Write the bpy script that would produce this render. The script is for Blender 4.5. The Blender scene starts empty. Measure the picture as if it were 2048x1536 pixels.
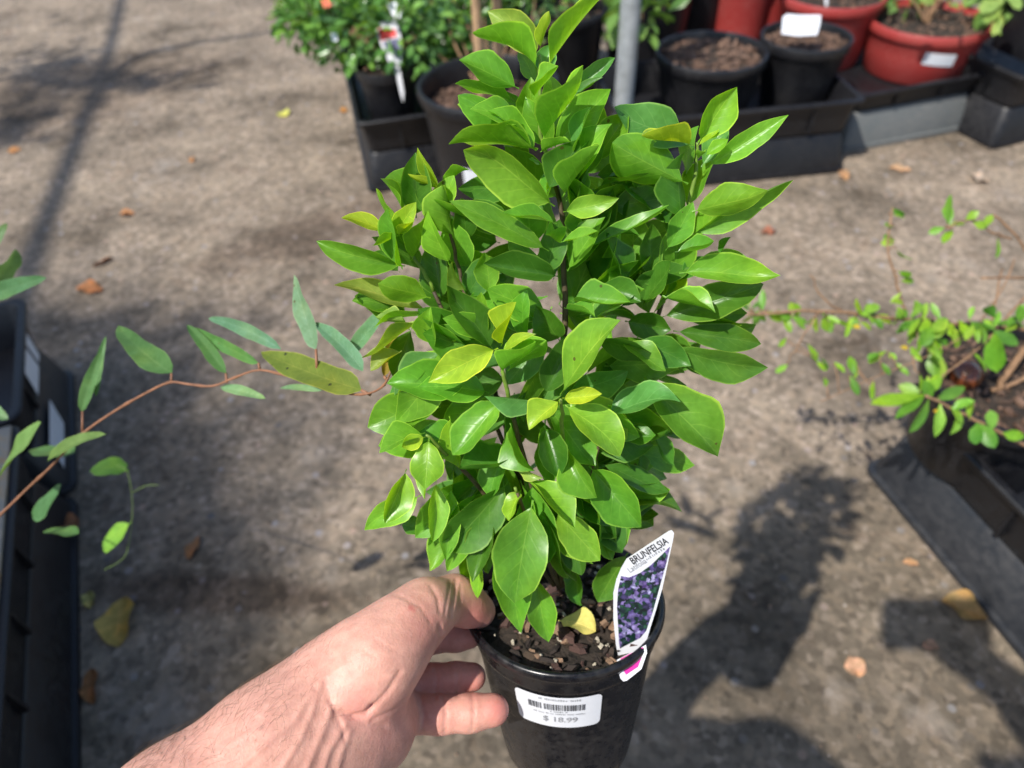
import bpy, math, random
import numpy as np
from mathutils import Vector, Matrix

sc = bpy.context.scene
# ------------------------------------------------------------------ camera, sky, sun, exposure
FPX = 1425.0
PITCH, ROLL, CAMH = math.radians(45), math.radians(3), 1.0
CAM = Vector((0, 0, CAMH))
FW = Vector((0, math.cos(PITCH), -math.sin(PITCH)))
U0 = Vector((0, math.sin(PITCH), math.cos(PITCH)))
R0 = Vector((1, 0, 0))
RT = math.cos(ROLL) * R0 - math.sin(ROLL) * U0
UP = math.cos(ROLL) * U0 + math.sin(ROLL) * R0
cd = bpy.data.cameras.new('camera')
cam = bpy.data.objects.new('camera', cd)
sc.collection.objects.link(cam)
cam.matrix_world = Matrix(((RT.x, UP.x, -FW.x, CAM.x), (RT.y, UP.y, -FW.y, CAM.y), (RT.z, UP.z, -FW.z, CAM.z), (0, 0, 0, 1)))
cd.sensor_width = 36.0
cd.lens = FPX / 2048 * 36.0
cd.clip_start, cd.clip_end = 0.01, 500
cd.dof.use_dof = True
cd.dof.focus_distance = 0.320
cd.dof.aperture_fstop = 7.8
sc.camera = cam

SUND = Vector((0.553, 0.483, -1.0)).normalized()      # the way the light travels
TOSUN = -SUND
EL = math.asin(TOSUN.z)
world = bpy.data.worlds.new('World')
sc.world = world
world.use_nodes = True
wn = world.node_tree
sky = wn.nodes.new('ShaderNodeTexSky')
sky.sky_type = 'NISHITA'
sky.sun_disc = False
sky.sun_elevation = EL
sky.sun_rotation = math.atan2(TOSUN.x, TOSUN.y)
wn.nodes['Background'].inputs['Strength'].default_value = 0.125
wn.links.new(sky.outputs[0], wn.nodes['Background'].inputs['Color'])
sl = bpy.data.lights.new('sun', 'SUN')
sl.energy = 4.0
sl.angle = math.radians(0.8)
sl.color = (1.0, 0.955, 0.89)
sun = bpy.data.objects.new('sun', sl)
sc.collection.objects.link(sun)
sun.rotation_euler = SUND.to_track_quat('-Z', 'Y').to_euler()
sun.location = (-3, -3, 6)
sc.view_settings.view_transform = 'Standard'
sc.view_settings.look = 'None'
sc.view_settings.gamma = 1.0
sc.view_settings.exposure = 0.48
sc.cycles.use_denoising = True
sc.cycles.use_adaptive_sampling = True
sc.cycles.adaptive_threshold = 0.02
sc.cycles.max_bounces = 4
sc.cycles.diffuse_bounces = 3
sc.cycles.glossy_bounces = 2
sc.cycles.transmission_bounces = 6
sc.cycles.transparent_max_bounces = 6

# ------------------------------------------------------------------ helpers
rnd = random.Random(7)
WM = {}


def P(x, y, Z):
    x, y, Z = float(x), float(y), float(Z)
    return CAM + Z * (FW + (x - 1024) / FPX * RT + (768 - y) / FPX * UP)


def G(x, y, h=0.0):
    d = FW + (x - 1024) / FPX * RT + (768 - y) / FPX * UP
    return CAM + d * ((h - CAMH) / d.z)


def depth(v):
    return (v - CAM).dot(FW)


def link(o):
    sc.collection.objects.link(o)
    return o


def place(o, M, parent):
    if parent is not None:
        o.parent = parent
        o.matrix_basis = WM[parent].inverted() @ M
    else:
        o.matrix_basis = M
    WM[o] = M
    return o


def tag(o, label=None, cat=None, group=None, kind=None):
    if label: o['label'] = label
    if cat: o['category'] = cat
    if group: o['group'] = group
    if kind: o['kind'] = kind
    return o


def empty(name, loc, label, cat, group=None, M=None):
    o = link(bpy.data.objects.new(name, None))
    o.empty_display_size = 0.02
    place(o, M if M is not None else Matrix.Translation(loc), None)
    return tag(o, label, cat, group)


def mesh(name, verts, faces, mat, smooth=True, uvs=None):
    me = bpy.data.meshes.new(name)
    me.from_pydata([tuple(v) for v in verts], [], [tuple(f) for f in faces])
    if mat is not None: me.materials.append(mat)
    if smooth: me.polygons.foreach_set('use_smooth', [True] * len(me.polygons))
    if uvs is not None:
        uv = me.uv_layers.new(name='UVMap')
        idx = np.empty(len(me.loops), dtype=np.int32)
        me.loops.foreach_get('vertex_index', idx)
        uv.data.foreach_set('uv', np.asarray(uvs, dtype=np.float32)[idx].ravel())
    me.update()
    return me


def mk(name, verts, faces, mat, parent=None, smooth=True, uvs=None, origin=None):
    """verts in world space"""
    o_ = Vector(origin) if origin is not None else (WM[parent].translation if parent is not None else Vector(verts[0]))
    vv = [Vector(v) - o_ for v in verts]
    o = link(bpy.data.objects.new(name, mesh(name, vv, faces, mat, smooth, uvs)))
    return place(o, Matrix.Translation(o_), parent)


def inst(name, me, M, parent=None):
    o = link(bpy.data.objects.new(name, me))
    return place(o, M, parent)


def apply_auto(me, ang=40):
    try:
        me.set_sharp_from_angle(angle=math.radians(ang))
    except Exception:
        pass


def tube(pts, rads, seg=8, cap=True):
    pts = [Vector(p) for p in pts]
    rads = [float(q) for q in rads]
    V, Fc = [], []
    n = len(pts)
    prev = None
    for i, p in enumerate(pts):
        T = (pts[min(i + 1, n - 1)] - pts[max(i - 1, 0)]).normalized()
        if prev is None:
            a = Vector((0, 0, 1)) if abs(T.z) < .9 else Vector((1, 0, 0))
            X = T.cross(a).normalized()
        else:
            X = (prev - T * prev.dot(T)).normalized()
        prev = X
        Y = T.cross(X)
        for k in range(seg):
            a = 2 * math.pi * k / seg
            V.append(p + rads[i] * (math.cos(a) * X + math.sin(a) * Y))
    for i in range(n - 1):
        for k in range(seg):
            k2 = (k + 1) % seg
            Fc.append((i * seg + k, i * seg + k2, (i + 1) * seg + k2, (i + 1) * seg + k))
    if cap:
        Fc.append(tuple(range(seg))[::-1])
        Fc.append(tuple((n - 1) * seg + k for k in range(seg)))
    return V, Fc


def smooth_path(pts, sub=4):
    """catmull-rom through lists of equal-length tuples"""
    A = [np.array(p, dtype=float) for p in pts]
    out = []
    for i in range(len(A) - 1):
        p0, p1, p2, p3 = A[max(i - 1, 0)], A[i], A[i + 1], A[min(i + 2, len(A) - 1)]
        for k in range(sub):
            t = k / sub
            out.append(0.5 * ((2 * p1) + (-p0 + p2) * t + (2 * p0 - 5 * p1 + 4 * p2 - p3) * t * t + (-p0 + 3 * p1 - 3 * p2 + p3) * t ** 3))
    out.append(A[-1])
    return out


def revolve(profile, seg=48, rfun=None):
    V, Fc = [], []
    for (r, z) in profile:
        for k in range(seg):
            a = 2 * math.pi * k / seg
            q = r * (rfun(a, z) if rfun else 1.0)
            V.append(Vector((q * math.cos(a), q * math.sin(a), z)))
    for i in range(len(profile) - 1):
        for k in range(seg):
            k2 = (k + 1) % seg
            Fc.append((i * seg + k, i * seg + k2, (i + 1) * seg + k2, (i + 1) * seg + k))
    return V, Fc


def merge(*parts):
    V, Fc = [], []
    for v, f in parts:
        n = len(V)
        V += list(v)
        Fc += [tuple(i + n for i in q) for q in f]
    return V, Fc


def box(cx, cy, cz, sx, sy, sz):
    V = [Vector((cx + sx * a, cy + sy * b, cz + sz * c)) for c in (-.5, .5) for a, b in ((-.5, -.5), (.5, -.5), (.5, .5), (-.5, .5))]
    return V, [(3, 2, 1, 0), (4, 5, 6, 7), (0, 1, 5, 4), (1, 2, 6, 5), (2, 3, 7, 6), (3, 0, 4, 7)]


def frame_from(o, x, y):
    x = x.normalized()
    z = x.cross(y).normalized()
    y = z.cross(x)
    return Matrix(((x.x, y.x, z.x, o.x), (x.y, y.y, z.y, o.y), (x.z, y.z, z.z, o.z), (0, 0, 0, 1)))


# ------------------------------------------------------------------ materials
def newmat(name):
    m = bpy.data.materials.new(name)
    m.use_nodes = True
    nt = m.node_tree
    return m, nt, nt.nodes['Principled BSDF'], nt.nodes['Material Output']


def N(nt, typ, **kw):
    n = nt.nodes.new(typ)
    for k, v in kw.items():
        if k in n.inputs: n.inputs[k].default_value = v
        else: setattr(n, k, v)
    return n


def ramp(nt, stops, interp='LINEAR'):
    n = nt.nodes.new('ShaderNodeValToRGB')
    cr = n.color_ramp
    cr.interpolation = interp
    while len(cr.elements) < len(stops): cr.elements.new(0.5)
    for e, (p, c) in zip(cr.elements, stops):
        e.position = p
        e.color = (*c, 1) if len(c) == 3 else c
    return n


def mixc(nt, fac, a, b, mode='MIX'):
    n = nt.nodes.new('ShaderNodeMix')
    n.data_type = 'RGBA'
    n.blend_type = mode
    for key, v in ((0, fac), (6, a), (7, b)):
        if hasattr(v, 'node'): nt.links.new(v, n.inputs[key])
        elif isinstance(v, (int, float)): n.inputs[key].default_value = v if key == 0 else (v, v, v, 1)
        else: n.inputs[key].default_value = (*v, 1)
    return n.outputs[2]


def math_(nt, op, a, b=None, c=None, clamp=False):
    n = nt.nodes.new('ShaderNodeMath')
    n.operation = op
    n.use_clamp = clamp
    for i, v in enumerate((a, b, c)):
        if v is None: continue
        if hasattr(v, 'node'): nt.links.new(v, n.inputs[i])
        else: n.inputs[i].default_value = v
    return n.outputs[0]


def noise(nt, vec, scale, detail=4, rough=.55, dist=0.0):
    n = N(nt, 'ShaderNodeTexNoise', Scale=scale, Detail=detail, Roughness=rough, Distortion=dist)
    if vec is not None: nt.links.new(vec, n.inputs['Vector'])
    return n.outputs['Fac']


def bump(nt, bs, h, strength=.3, dist=.002):
    b = N(nt, 'ShaderNodeBump', Strength=strength, Distance=dist)
    nt.links.new(h, b.inputs['Height'])
    nt.links.new(b.outputs[0], bs.inputs['Normal'])
    return b


def simple(name, col, rough=.5, var=.25, scale=40, bumps=.15, bdist=.001, spec=.5, metal=0.0, coat=0):
    m, nt, bs, out = newmat(name)
    co = N(nt, 'ShaderNodeTexCoord').outputs['Object']
    n1 = noise(nt, co, scale, 5, .6)
    r = ramp(nt, [(.3, tuple(c * (1 - var) for c in col)), (.7, tuple(min(1, c * (1 + var)) for c in col))])
    nt.links.new(n1, r.inputs[0])
    nt.links.new(r.outputs[0], bs.inputs['Base Color'])
    bs.inputs['Roughness'].default_value = rough
    bs.inputs['Specular IOR Level'].default_value = spec
    bs.inputs['Metallic'].default_value = metal
    bs.inputs['Coat Weight'].default_value = coat
    if bumps:
        bump(nt, bs, noise(nt, co, scale * 5, 2, .6), bumps, bdist)
    return m


def plastic(name, col, dust, rough=.38, scale=14, bumps=.1, amount=.5):
    """moulded plastic with a film of dust and smears"""
    m, nt, bs, out = newmat(name)
    co = N(nt, 'ShaderNodeTexCoord').outputs['Object']
    a = noise(nt, co, scale, 4, .65)
    b = noise(nt, co, scale * 9, 2, .6)
    k = math_(nt, 'MULTIPLY', a, b)
    r = ramp(nt, [(.18, (0, 0, 0)), (.46, (1, 1, 1))])
    nt.links.new(k, r.inputs[0])
    f = math_(nt, 'MULTIPLY', r.outputs[0], amount)
    nt.links.new(mixc(nt, f, col, dust), bs.inputs['Base Color'])
    rr = math_(nt, 'MULTIPLY_ADD', r.outputs[0], .3, rough)
    nt.links.new(rr, bs.inputs['Roughness'])
    bs.inputs['Specular IOR Level'].default_value = .45
    bump(nt, bs, noise(nt, co, scale * 20, 3, .5), bumps, .0006)
    return m


MAT = {}
MAT['black_plastic'] = plastic('black_plastic', (.008, .008, .010), (.030, .029, .029), .36)
MAT['gloss_black'] = plastic('gloss_black', (.006, .006, .008), (.06, .058, .056), .24, 22, .05, .4)
MAT['tray_black'] = plastic('tray_black', (.008, .008, .010), (.030, .029, .029), .40, 9)
MAT['tray_grey'] = plastic('tray_grey', (.11, .12, .12), (.18, .175, .165), .45, 7, .08, .6)
MAT['tray_dusty'] = plastic('tray_dusty', (.020, .022, .026), (.060, .058, .058), .42, 7, .08, .6)
MAT['red_plastic'] = plastic('red_plastic', (.33, .036, .032), (.36, .10, .085), .40, 12, .06, .5)
MAT['galv'] = simple('galvanised_steel', (.40, .43, .44), .5, .25, 30, .1, .0004, .5, .35)
MAT['paper'] = simple('white_paper', (.70, .72, .76), .55, .04, 20, .04, .0003)
MAT['paper_plain'] = simple('dull_white_card', (.50, .50, .51), .5, .08, 30, .04, .0003)
MAT['ink'] = simple('grey_ink', (.30, .31, .33), .6, .25, 300, 0)
MAT['ink_dark'] = simple('dark_ink', (.02, .02, .022), .6, .2, 300, 0)
MAT['ink_mid'] = simple('faded_ink', (.11, .115, .125), .6, .2, 300, 0)
MAT['magenta'] = simple('magenta_print', (.62, .012, .30), .42, .1, 60, 0)
MAT['rust_bar'] = None
MAT['wood_stake'] = simple('wooden_stake', (.42, .27, .15), .7, .3, 25, .3, .0008)
MAT['twig'] = simple('twig_bark', (.26, .15, .08), .75, .35, 120, .3, .0006)
MAT['bark_stem'] = simple('stem_bark', (.085, .060, .030), .65, .45, 150, .35, .0006)
MAT['green_stem'] = simple('green_stem', (.16, .26, .035), .45, .3, 120, .1, .0003)
MAT['vine_stem'] = simple('vine_stem', (.25, .115, .06), .55, .35, 90, .15, .0004)
MAT['tendril'] = simple('vine_tendril', (.16, .25, .05), .5, .3, 90, 0)
MAT['gold'] = simple('gold_ring', (.72, .42, .12), .22, .1, 100, 0, metal=1.0)
MAT['cloth'] = simple('blue_cloth', (.08, .11, .18), .85, .15, 60, .3, .001)
MAT['phone'] = simple('phone_glass', (.02, .02, .022), .2, .1, 30, 0)
MAT['red_print'] = simple('red_print', (.62, .03, .025), .45, .1, 40, 0)
MAT['navy_print'] = simple('navy_print', (.045, .05, .12), .45, .4, 60, 0)
MAT['orange_print'] = simple('orange_print', (.75, .10, .03), .45, .1, 40, 0)
MAT['nut'] = simple('brown_nut', (.13, .035, .012), .18, .5, 30, .1, .0006, coat=.4)


def leaf_mat(name, trans=.42, rough=.34, vein=True, margin=.5, tint=(1.5, 1.35, .35), spec=.42, nveins=8.0, speck=150.0, spthr=.93, spcol=(.09, .06, .02)):
    m, nt, bs, out = newmat(name)
    oi = N(nt, 'ShaderNodeObjectInfo')
    tc = N(nt, 'ShaderNodeTexCoord')
    uv = tc.outputs['UV']
    sp = N(nt, 'ShaderNodeSeparateXYZ')
    nt.links.new(uv, sp.inputs[0])
    u = math_(nt, 'ABSOLUTE', math_(nt, 'SUBTRACT', sp.outputs[0], .5))
    u2 = math_(nt, 'MULTIPLY', u, 2.0)
    v = sp.outputs[1]
    n1 = noise(nt, tc.outputs['Object'], 90, 2, .6)
    n2 = noise(nt, tc.outputs['Object'], 420, 1, .6)
    r1 = ramp(nt, [(.3, (.80, .84, .75)), (.7, (1.18, 1.14, 1.2))])
    nt.links.new(n1, r1.inputs[0])
    base = mixc(nt, 1.0, oi.outputs['Color'], r1.outputs[0], 'MULTIPLY')
    r2 = ramp(nt, [(.3, (.93, .94, .9)), (.7, (1.07, 1.06, 1.1))])
    nt.links.new(n2, r2.inputs[0])
    base = mixc(nt, 1.0, base, r2.outputs[0], 'MULTIPLY')
    # yellowish mottling and a few brown specks
    mo = ramp(nt, [(.50, (0, 0, 0)), (.72, (1, 1, 1))])
    nt.links.new(noise(nt, tc.outputs['Object'], 38, 2, .5), mo.inputs[0])
    base = mixc(nt, math_(nt, 'MULTIPLY', mo.outputs[0], .45), base, mixc(nt, 1.0, base, (1.75, 1.3, .8), 'MULTIPLY'))
    vs_ = N(nt, 'ShaderNodeTexVoronoi', Scale=speck)
    nt.links.new(tc.outputs['Object'], vs_.inputs['Vector'])
    sx_ = N(nt, 'ShaderNodeSeparateXYZ')
    nt.links.new(vs_.outputs['Color'], sx_.inputs[0])
    hit = math_(nt, 'MULTIPLY', math_(nt, 'LESS_THAN', vs_.outputs['Distance'], .13), math_(nt, 'GREATER_THAN', sx_.outputs[0], spthr))
    base = mixc(nt, math_(nt, 'MULTIPLY', hit, .8), base, spcol)
    h = n2
    if vein:
        mid = math_(nt, 'SUBTRACT', 1.0, math_(nt, 'MULTIPLY', u2, 26.0), clamp=True)
        ph = math_(nt, 'MULTIPLY_ADD', v, nveins, math_(nt, 'MULTIPLY', u2, -1.9))
        ph = math_(nt, 'ADD', ph, math_(nt, 'MULTIPLY', n1, .5))
        tri = math_(nt, 'PINGPONG', ph, .5)
        sv = math_(nt, 'SUBTRACT', 1.0, math_(nt, 'MULTIPLY', tri, 13.0), clamp=True)
        fade = math_(nt, 'SUBTRACT', 1.0, u2, clamp=True)
        sv = math_(nt, 'MULTIPLY', math_(nt, 'MULTIPLY', sv, .58), fade)
        vs = math_(nt, 'MAXIMUM', math_(nt, 'MULTIPLY', mid, .8), sv)
        pale = mixc(nt, 1.0, mixc(nt, 1.0, base, (1.7, 1.35, 1.7), 'MULTIPLY'), (.02, .025, .01), 'ADD')
        base = mixc(nt, vs, base, pale)
        h = math_(nt, 'ADD', math_(nt, 'ADD', math_(nt, 'MULTIPLY', n2, .22), math_(nt, 'MULTIPLY', n1, .5)), math_(nt, 'MULTIPLY', math_(nt, 'MAXIMUM', sv, mid), -.45))
    if margin > 0:
        ed = math_(nt, 'MULTIPLY', math_(nt, 'SUBTRACT', u2, .915), 20.0, clamp=True)
        ed = math_(nt, 'MULTIPLY', ed, margin)
        base = mixc(nt, ed, base, mixc(nt, 1.0, mixc(nt, 1.0, base, (2.0, 1.5, 1.8), 'MULTIPLY'), (.05, .06, .015), 'ADD'))
    nt.links.new(base, bs.inputs['Base Color'])
    rr = math_(nt, 'MULTIPLY_ADD', n1, .2, rough - .1)
    nt.links.new(rr, bs.inputs['Roughness'])
    bs.inputs['Specular IOR Level'].default_value = spec
    bump(nt, bs, h, .22, .0009)
    tr = N(nt, 'ShaderNodeBsdfTranslucent')
    nt.links.new(mixc(nt, 1.0, base, tint, 'MULTIPLY'), tr.inputs['Color'])
    mx = N(nt, 'ShaderNodeMixShader')
    mx.inputs[0].default_value = trans
    nt.links.new(bs.outputs[0], mx.inputs[1])
    nt.links.new(tr.outputs[0], mx.inputs[2])
    nt.links.new(mx.outputs[0], out.inputs['Surface'])
    return m


MAT['leaf'] = leaf_mat('shrub_leaf', .40, .33, True, .9, (1.8, 1.55, .20), .40, 6.5)
MAT['vine_leaf'] = leaf_mat('vine_leaf', .25, .5, True, .35, (1.4, 1.3, .5), .3, 12.0)
MAT['speckled_leaf'] = leaf_mat('speckled_vine_leaf', .3, .5, True, .8, (1.4, 1.3, .5), .3, 12.0, 120.0, .55, (.012, .012, .008))
MAT['small_leaf'] = leaf_mat('small_leaf', .35, .4, False, 0, (1.6, 1.4, .4))
MAT['dead_leaf'] = leaf_mat('dead_leaf', .1, .7, True, 0, (1.2, 1.0, .7), .2)


def foliage_mat(name, cols, trans=.3, rough=.38):
    m, nt, bs, out = newmat(name)
    g = N(nt, 'ShaderNodeNewGeometry')
    r = ramp(nt, [(i / max(1, len(cols) - 1), c) for i, c in enumerate(cols)])
    nt.links.new(g.outputs['Random Per Island'], r.inputs[0])
    nt.links.new(r.outputs[0], bs.inputs['Base Color'])
    bs.inputs['Roughness'].default_value = rough
    tr = N(nt, 'ShaderNodeBsdfTranslucent')
    nt.links.new(mixc(nt, 1.0, r.outputs[0], (1.6, 1.4, .5), 'MULTIPLY'), tr.inputs['Color'])
    mx = N(nt, 'ShaderNodeMixShader')
    mx.inputs[0].default_value = trans
    nt.links.new(bs.outputs[0], mx.inputs[1])
    nt.links.new(tr.outputs[0], mx.inputs[2])
    nt.links.new(mx.outputs[0], out.inputs['Surface'])
    return m


MAT['fol_dark'] = foliage_mat('glossy_foliage', [(.06, .15, .035), (.10, .25, .05), (.15, .33, .07), (.22, .42, .07), (.09, .2, .07), (.18, .34, .12)], .28, .24)
MAT['fol_light'] = foliage_mat('light_foliage', [(.10, .22, .05), (.16, .30, .06), (.22, .36, .09)], .35, .4)
MAT['chips'] = foliage_mat('bark_pieces', [(.03, .018, .012), (.07, .04, .025), (.12, .065, .04), (.20, .12, .08), (.05, .03, .02)], 0.0, .8)
MAT['grit'] = foliage_mat('grit_pieces', [(.08, .07, .06), (.20, .15, .11), (.34, .29, .24), (.14, .10, .07), (.28, .18, .12), (.10, .09, .08)], 0.0, .8)


def soil_mat(name, c1, c2, c3):
    m, nt, bs, out = newmat(name)
    co = N(nt, 'ShaderNodeTexCoord').outputs['Object']
    v = N(nt, 'ShaderNodeTexVoronoi', Scale=130.0)
    nt.links.new(co, v.inputs['Vector'])
    r = ramp(nt, [(0, c1), (.45, c2), (.8, c2), (.95, c3)])
    sx = N(nt, 'ShaderNodeSeparateXYZ')
    nt.links.new(v.outputs['Color'], sx.inputs[0])
    nt.links.new(sx.outputs[0], r.inputs[0])
    nt.links.new(mixc(nt, .6, r.outputs[0], mixc(nt, noise(nt, co, 60, 5), c1, c2), 'MIX'), bs.inputs['Base Color'])
    bs.inputs['Roughness'].default_value = .9
    bump(nt, bs, math_(nt, 'ADD', v.outputs['Distance'], noise(nt, co, 200, 4)), .9, .004)
    return m


MAT['soil'] = soil_mat('potting_soil', (.012, .009, .007), (.04, .027, .018), (.13, .085, .055))
MAT['soil_brown'] = soil_mat('brown_soil', (.05, .028, .018), (.13, .075, .048), (.26, .16, .11))


def ground_mat():
    m, nt, bs, out = newmat('concrete_ground')
    co = N(nt, 'ShaderNodeTexCoord').outputs['Object']
    mp = N(nt, 'ShaderNodeMapping')
    nt.links.new(co, mp.inputs['Vector'])
    v0 = mp.outputs[0]
    big = noise(nt, v0, 1.7, 3, .62)
    med = noise(nt, v0, 9.0, 5, .68, .6)
    sml = noise(nt, v0, 38, 4, .7)
    base = ramp(nt, [(.30, (.110, .091, .070)), (.44, (.206, .171, .134)), (.56, (.252, .208, .163)), (.72, (.385, .328, .265))])
    nt.links.new(math_(nt, 'ADD', math_(nt, 'MULTIPLY', med, .5), math_(nt, 'MULTIPLY', sml, .5)), base.inputs[0])
    col = base.outputs[0]
    # aggregate
    vo = N(nt, 'ShaderNodeTexVoronoi', Scale=95.0)
    nt.links.new(v0, vo.inputs['Vector'])
    sx = N(nt, 'ShaderNodeSeparateXYZ')
    nt.links.new(vo.outputs['Color'], sx.inputs[0])
    ar = ramp(nt, [(0, (.45, .42, .38)), (.3, (.8, .78, .72)), (.55, (1.0, .96, .9)), (.8, (1.25, 1.15, 1.02)), (.97, (1.55, 1.5, 1.5))])
    nt.links.new(sx.outputs[0], ar.inputs[0])
    col = mixc(nt, .65, col, mixc(nt, 1.0, col, ar.outputs[0], 'MULTIPLY'))
    bt = ramp(nt, [(.34, (.46, .45, .43)), (.45, (.84, .84, .84)), (.54, (1.05, 1.04, 1.03)), (.68, (1.36, 1.36, 1.35))])
    nt.links.new(noise(nt, v0, 3.4, 5, .66), bt.inputs[0])
    col = mixc(nt, 1.0, col, bt.outputs[0], 'MULTIPLY')
    vo2 = N(nt, 'ShaderNodeTexVoronoi', Scale=40.0)
    nt.links.new(v0, vo2.inputs['Vector'])
    sx2 = N(nt, 'ShaderNodeSeparateXYZ')
    nt.links.new(vo2.outputs['Color'], sx2.inputs[0])
    sel = math_(nt, 'MULTIPLY', math_(nt, 'GREATER_THAN', sx2.outputs[1], .78), math_(nt, 'LESS_THAN', vo2.outputs['Distance'], .24))
    stone = ramp(nt, [(0, (.12, .12, .13)), (.3, (.34, .27, .2)), (.6, (.30, .30, .32)), (1, (.42, .28, .2))])
    nt.links.new(sx2.outputs[0], stone.inputs[0])
    col = mixc(nt, math_(nt, 'MULTIPLY', sel, .75), col, stone.outputs[0])

    def blob(cx, cy, rx, ry, ang=0.0, edge=.35, nz=.9):
        mm = N(nt, 'ShaderNodeMapping', vector_type='TEXTURE')
        mm.inputs['Location'].default_value = (cx, cy, 0)
        mm.inputs['Rotation'].default_value = (0, 0, ang)
        mm.inputs['Scale'].default_value = (rx, ry, 1)
        nt.links.new(co, mm.inputs['Vector'])
        ln = N(nt, 'ShaderNodeVectorMath', operation='LENGTH')
        nt.links.new(mm.outputs[0], ln.inputs[0])
        d = math_(nt, 'ADD', ln.outputs['Value'], math_(nt, 'MULTIPLY', math_(nt, 'SUBTRACT', math_(nt, 'MULTIPLY_ADD', med, .6, math_(nt, 'MULTIPLY', big, .4)), .5), nz * 2))
        return math_(nt, 'DIVIDE', math_(nt, 'SUBTRACT', 1.0 + edge / 2, d), edge, clamp=True)
    # painted left shade, dampness and mossy dirt, brown tannin stains where pots stood
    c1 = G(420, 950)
    left_shade = blob(c1.x, c1.y, .62, .34, 0.25, .5, .8)  # half shade over the lower left, put into the concrete colour
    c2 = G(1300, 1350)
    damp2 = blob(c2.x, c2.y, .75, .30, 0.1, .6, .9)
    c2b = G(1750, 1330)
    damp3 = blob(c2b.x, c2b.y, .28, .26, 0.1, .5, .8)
    dk = math_(nt, 'MAXIMUM', math_(nt, 'MULTIPLY', left_shade, .12), math_(nt, 'MULTIPLY', damp2, .62))
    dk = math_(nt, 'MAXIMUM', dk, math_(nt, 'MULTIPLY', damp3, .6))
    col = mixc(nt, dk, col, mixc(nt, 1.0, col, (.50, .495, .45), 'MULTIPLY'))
    c3 = G(120, 190)
    far = blob(c3.x, c3.y, .55, .34, .4, .5, 1.0)  # tree shade at the far upper left, painted as darker concrete
    c4 = G(620, 470)
    st = blob(c4.x, c4.y, .30, .10, .5, .6, 1.3)
    c5 = G(430, 1190)
    st2 = blob(c5.x, c5.y, .22, .035, -.1, .6, .8)
    brown = math_(nt, 'MAXIMUM', math_(nt, 'MULTIPLY', far, .55), math_(nt, 'MULTIPLY', st, .62))
    brown = math_(nt, 'MAXIMUM', brown, math_(nt, 'MULTIPLY', st2, .75))
    sp = ramp(nt, [(.56, (0, 0, 0)), (.70, (1, 1, 1))])
    nt.links.new(med, sp.inputs[0])
    brown = math_(nt, 'MAXIMUM', brown, math_(nt, 'MULTIPLY', sp.outputs[0], .7))
    col = mixc(nt, brown, col, mixc(nt, 1.0, col, (.42, .36, .33), 'MULTIPLY'))
    pale = ramp(nt, [(.60, (0, 0, 0)), (.78, (1, 1, 1))])
    nt.links.new(noise(nt, v0, 4.3, 4, .7), pale.inputs[0])
    col = mixc(nt, math_(nt, 'MULTIPLY', pale.outputs[0], .5), col, (.42, .37, .32))
    nt.links.new(col, bs.inputs['Base Color'])
    bs.inputs['Roughness'].default_value = .88
    bs.inputs['Specular IOR Level'].default_value = .25
    hb = noise(nt, v0, 55, 3, .75)
    bump(nt, bs, hb, .6, .005)
    return m


MAT['ground'] = ground_mat()


def skin_mat():
    m, nt, bs, out = newmat('skin')
    co = N(nt, 'ShaderNodeTexCoord').outputs['Object']
    a = noise(nt, co, 28, 4, .6, .3)
    b = noise(nt, co, 160, 4, .65)
    r = ramp(nt, [(.28, (.60, .315, .245)), (.5, (.67, .365, .285)), (.72, (.70, .365, .295))])
    nt.links.new(a, r.inputs[0])
    r2 = ramp(nt, [(.3, (.86, .80, .78)), (.7, (1.10, 1.08, 1.06))])
    nt.links.new(b, r2.inputs[0])
    col = mixc(nt, 1.0, r.outputs[0], r2.outputs[0], 'MULTIPLY')
    at = N(nt, 'ShaderNodeAttribute', attribute_name='flush')
    col = mixc(nt, at.outputs['Fac'], col, (.60, .19, .16))
    nt.links.new(col, bs.inputs['Base Color'])
    bs.inputs['Roughness'].default_value = .48
    bs.inputs['Specular IOR Level'].default_value = .35
    bs.inputs['Subsurface Weight'].default_value = .22
    bs.inputs['Subsurface Radius'].default_value = (1.0, .35, .2)
    bs.inputs['Subsurface Scale'].default_value = .006
    v = N(nt, 'ShaderNodeTexVoronoi', Scale=520.0, feature='DISTANCE_TO_EDGE')
    nt.links.new(co, v.inputs['Vector'])
    mp = N(nt, 'ShaderNodeMapping')
    mp.inputs['Scale'].default_value = (1, .35, 1)
    nt.links.new(co, mp.inputs['Vector'])
    wr = noise(nt, mp.outputs[0], 230, 5, .7, .5)
    bump(nt, bs, math_(nt, 'ADD', math_(nt, 'MULTIPLY', v.outputs['Distance'], .5), math_(nt, 'MULTIPLY', wr, 1.1)), .35, .0008)
    return m


MAT['skin'] = skin_mat()
MAT['hair'] = simple('arm_hair', (.15, .09, .05), .5, .3, 50, 0)


def rust_mat():
    m, nt, bs, out = newmat('rusty_bar')
    co = N(nt, 'ShaderNodeTexCoord').outputs['Object']
    a = noise(nt, co, 22, 6, .7, .5)
    r = ramp(nt, [(.35, (.20, .19, .165)), (.5, (.27, .24, .19)), (.62, (.34, .22, .10)), (.75, (.16, .08, .04))])
    nt.links.new(a, r.inputs[0])
    nt.links.new(r.outputs[0], bs.inputs['Base Color'])
    bs.inputs['Roughness'].default_value = .7
    bump(nt, bs, a, .4, .002)
    return m


MAT['rust_bar'] = rust_mat()


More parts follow.
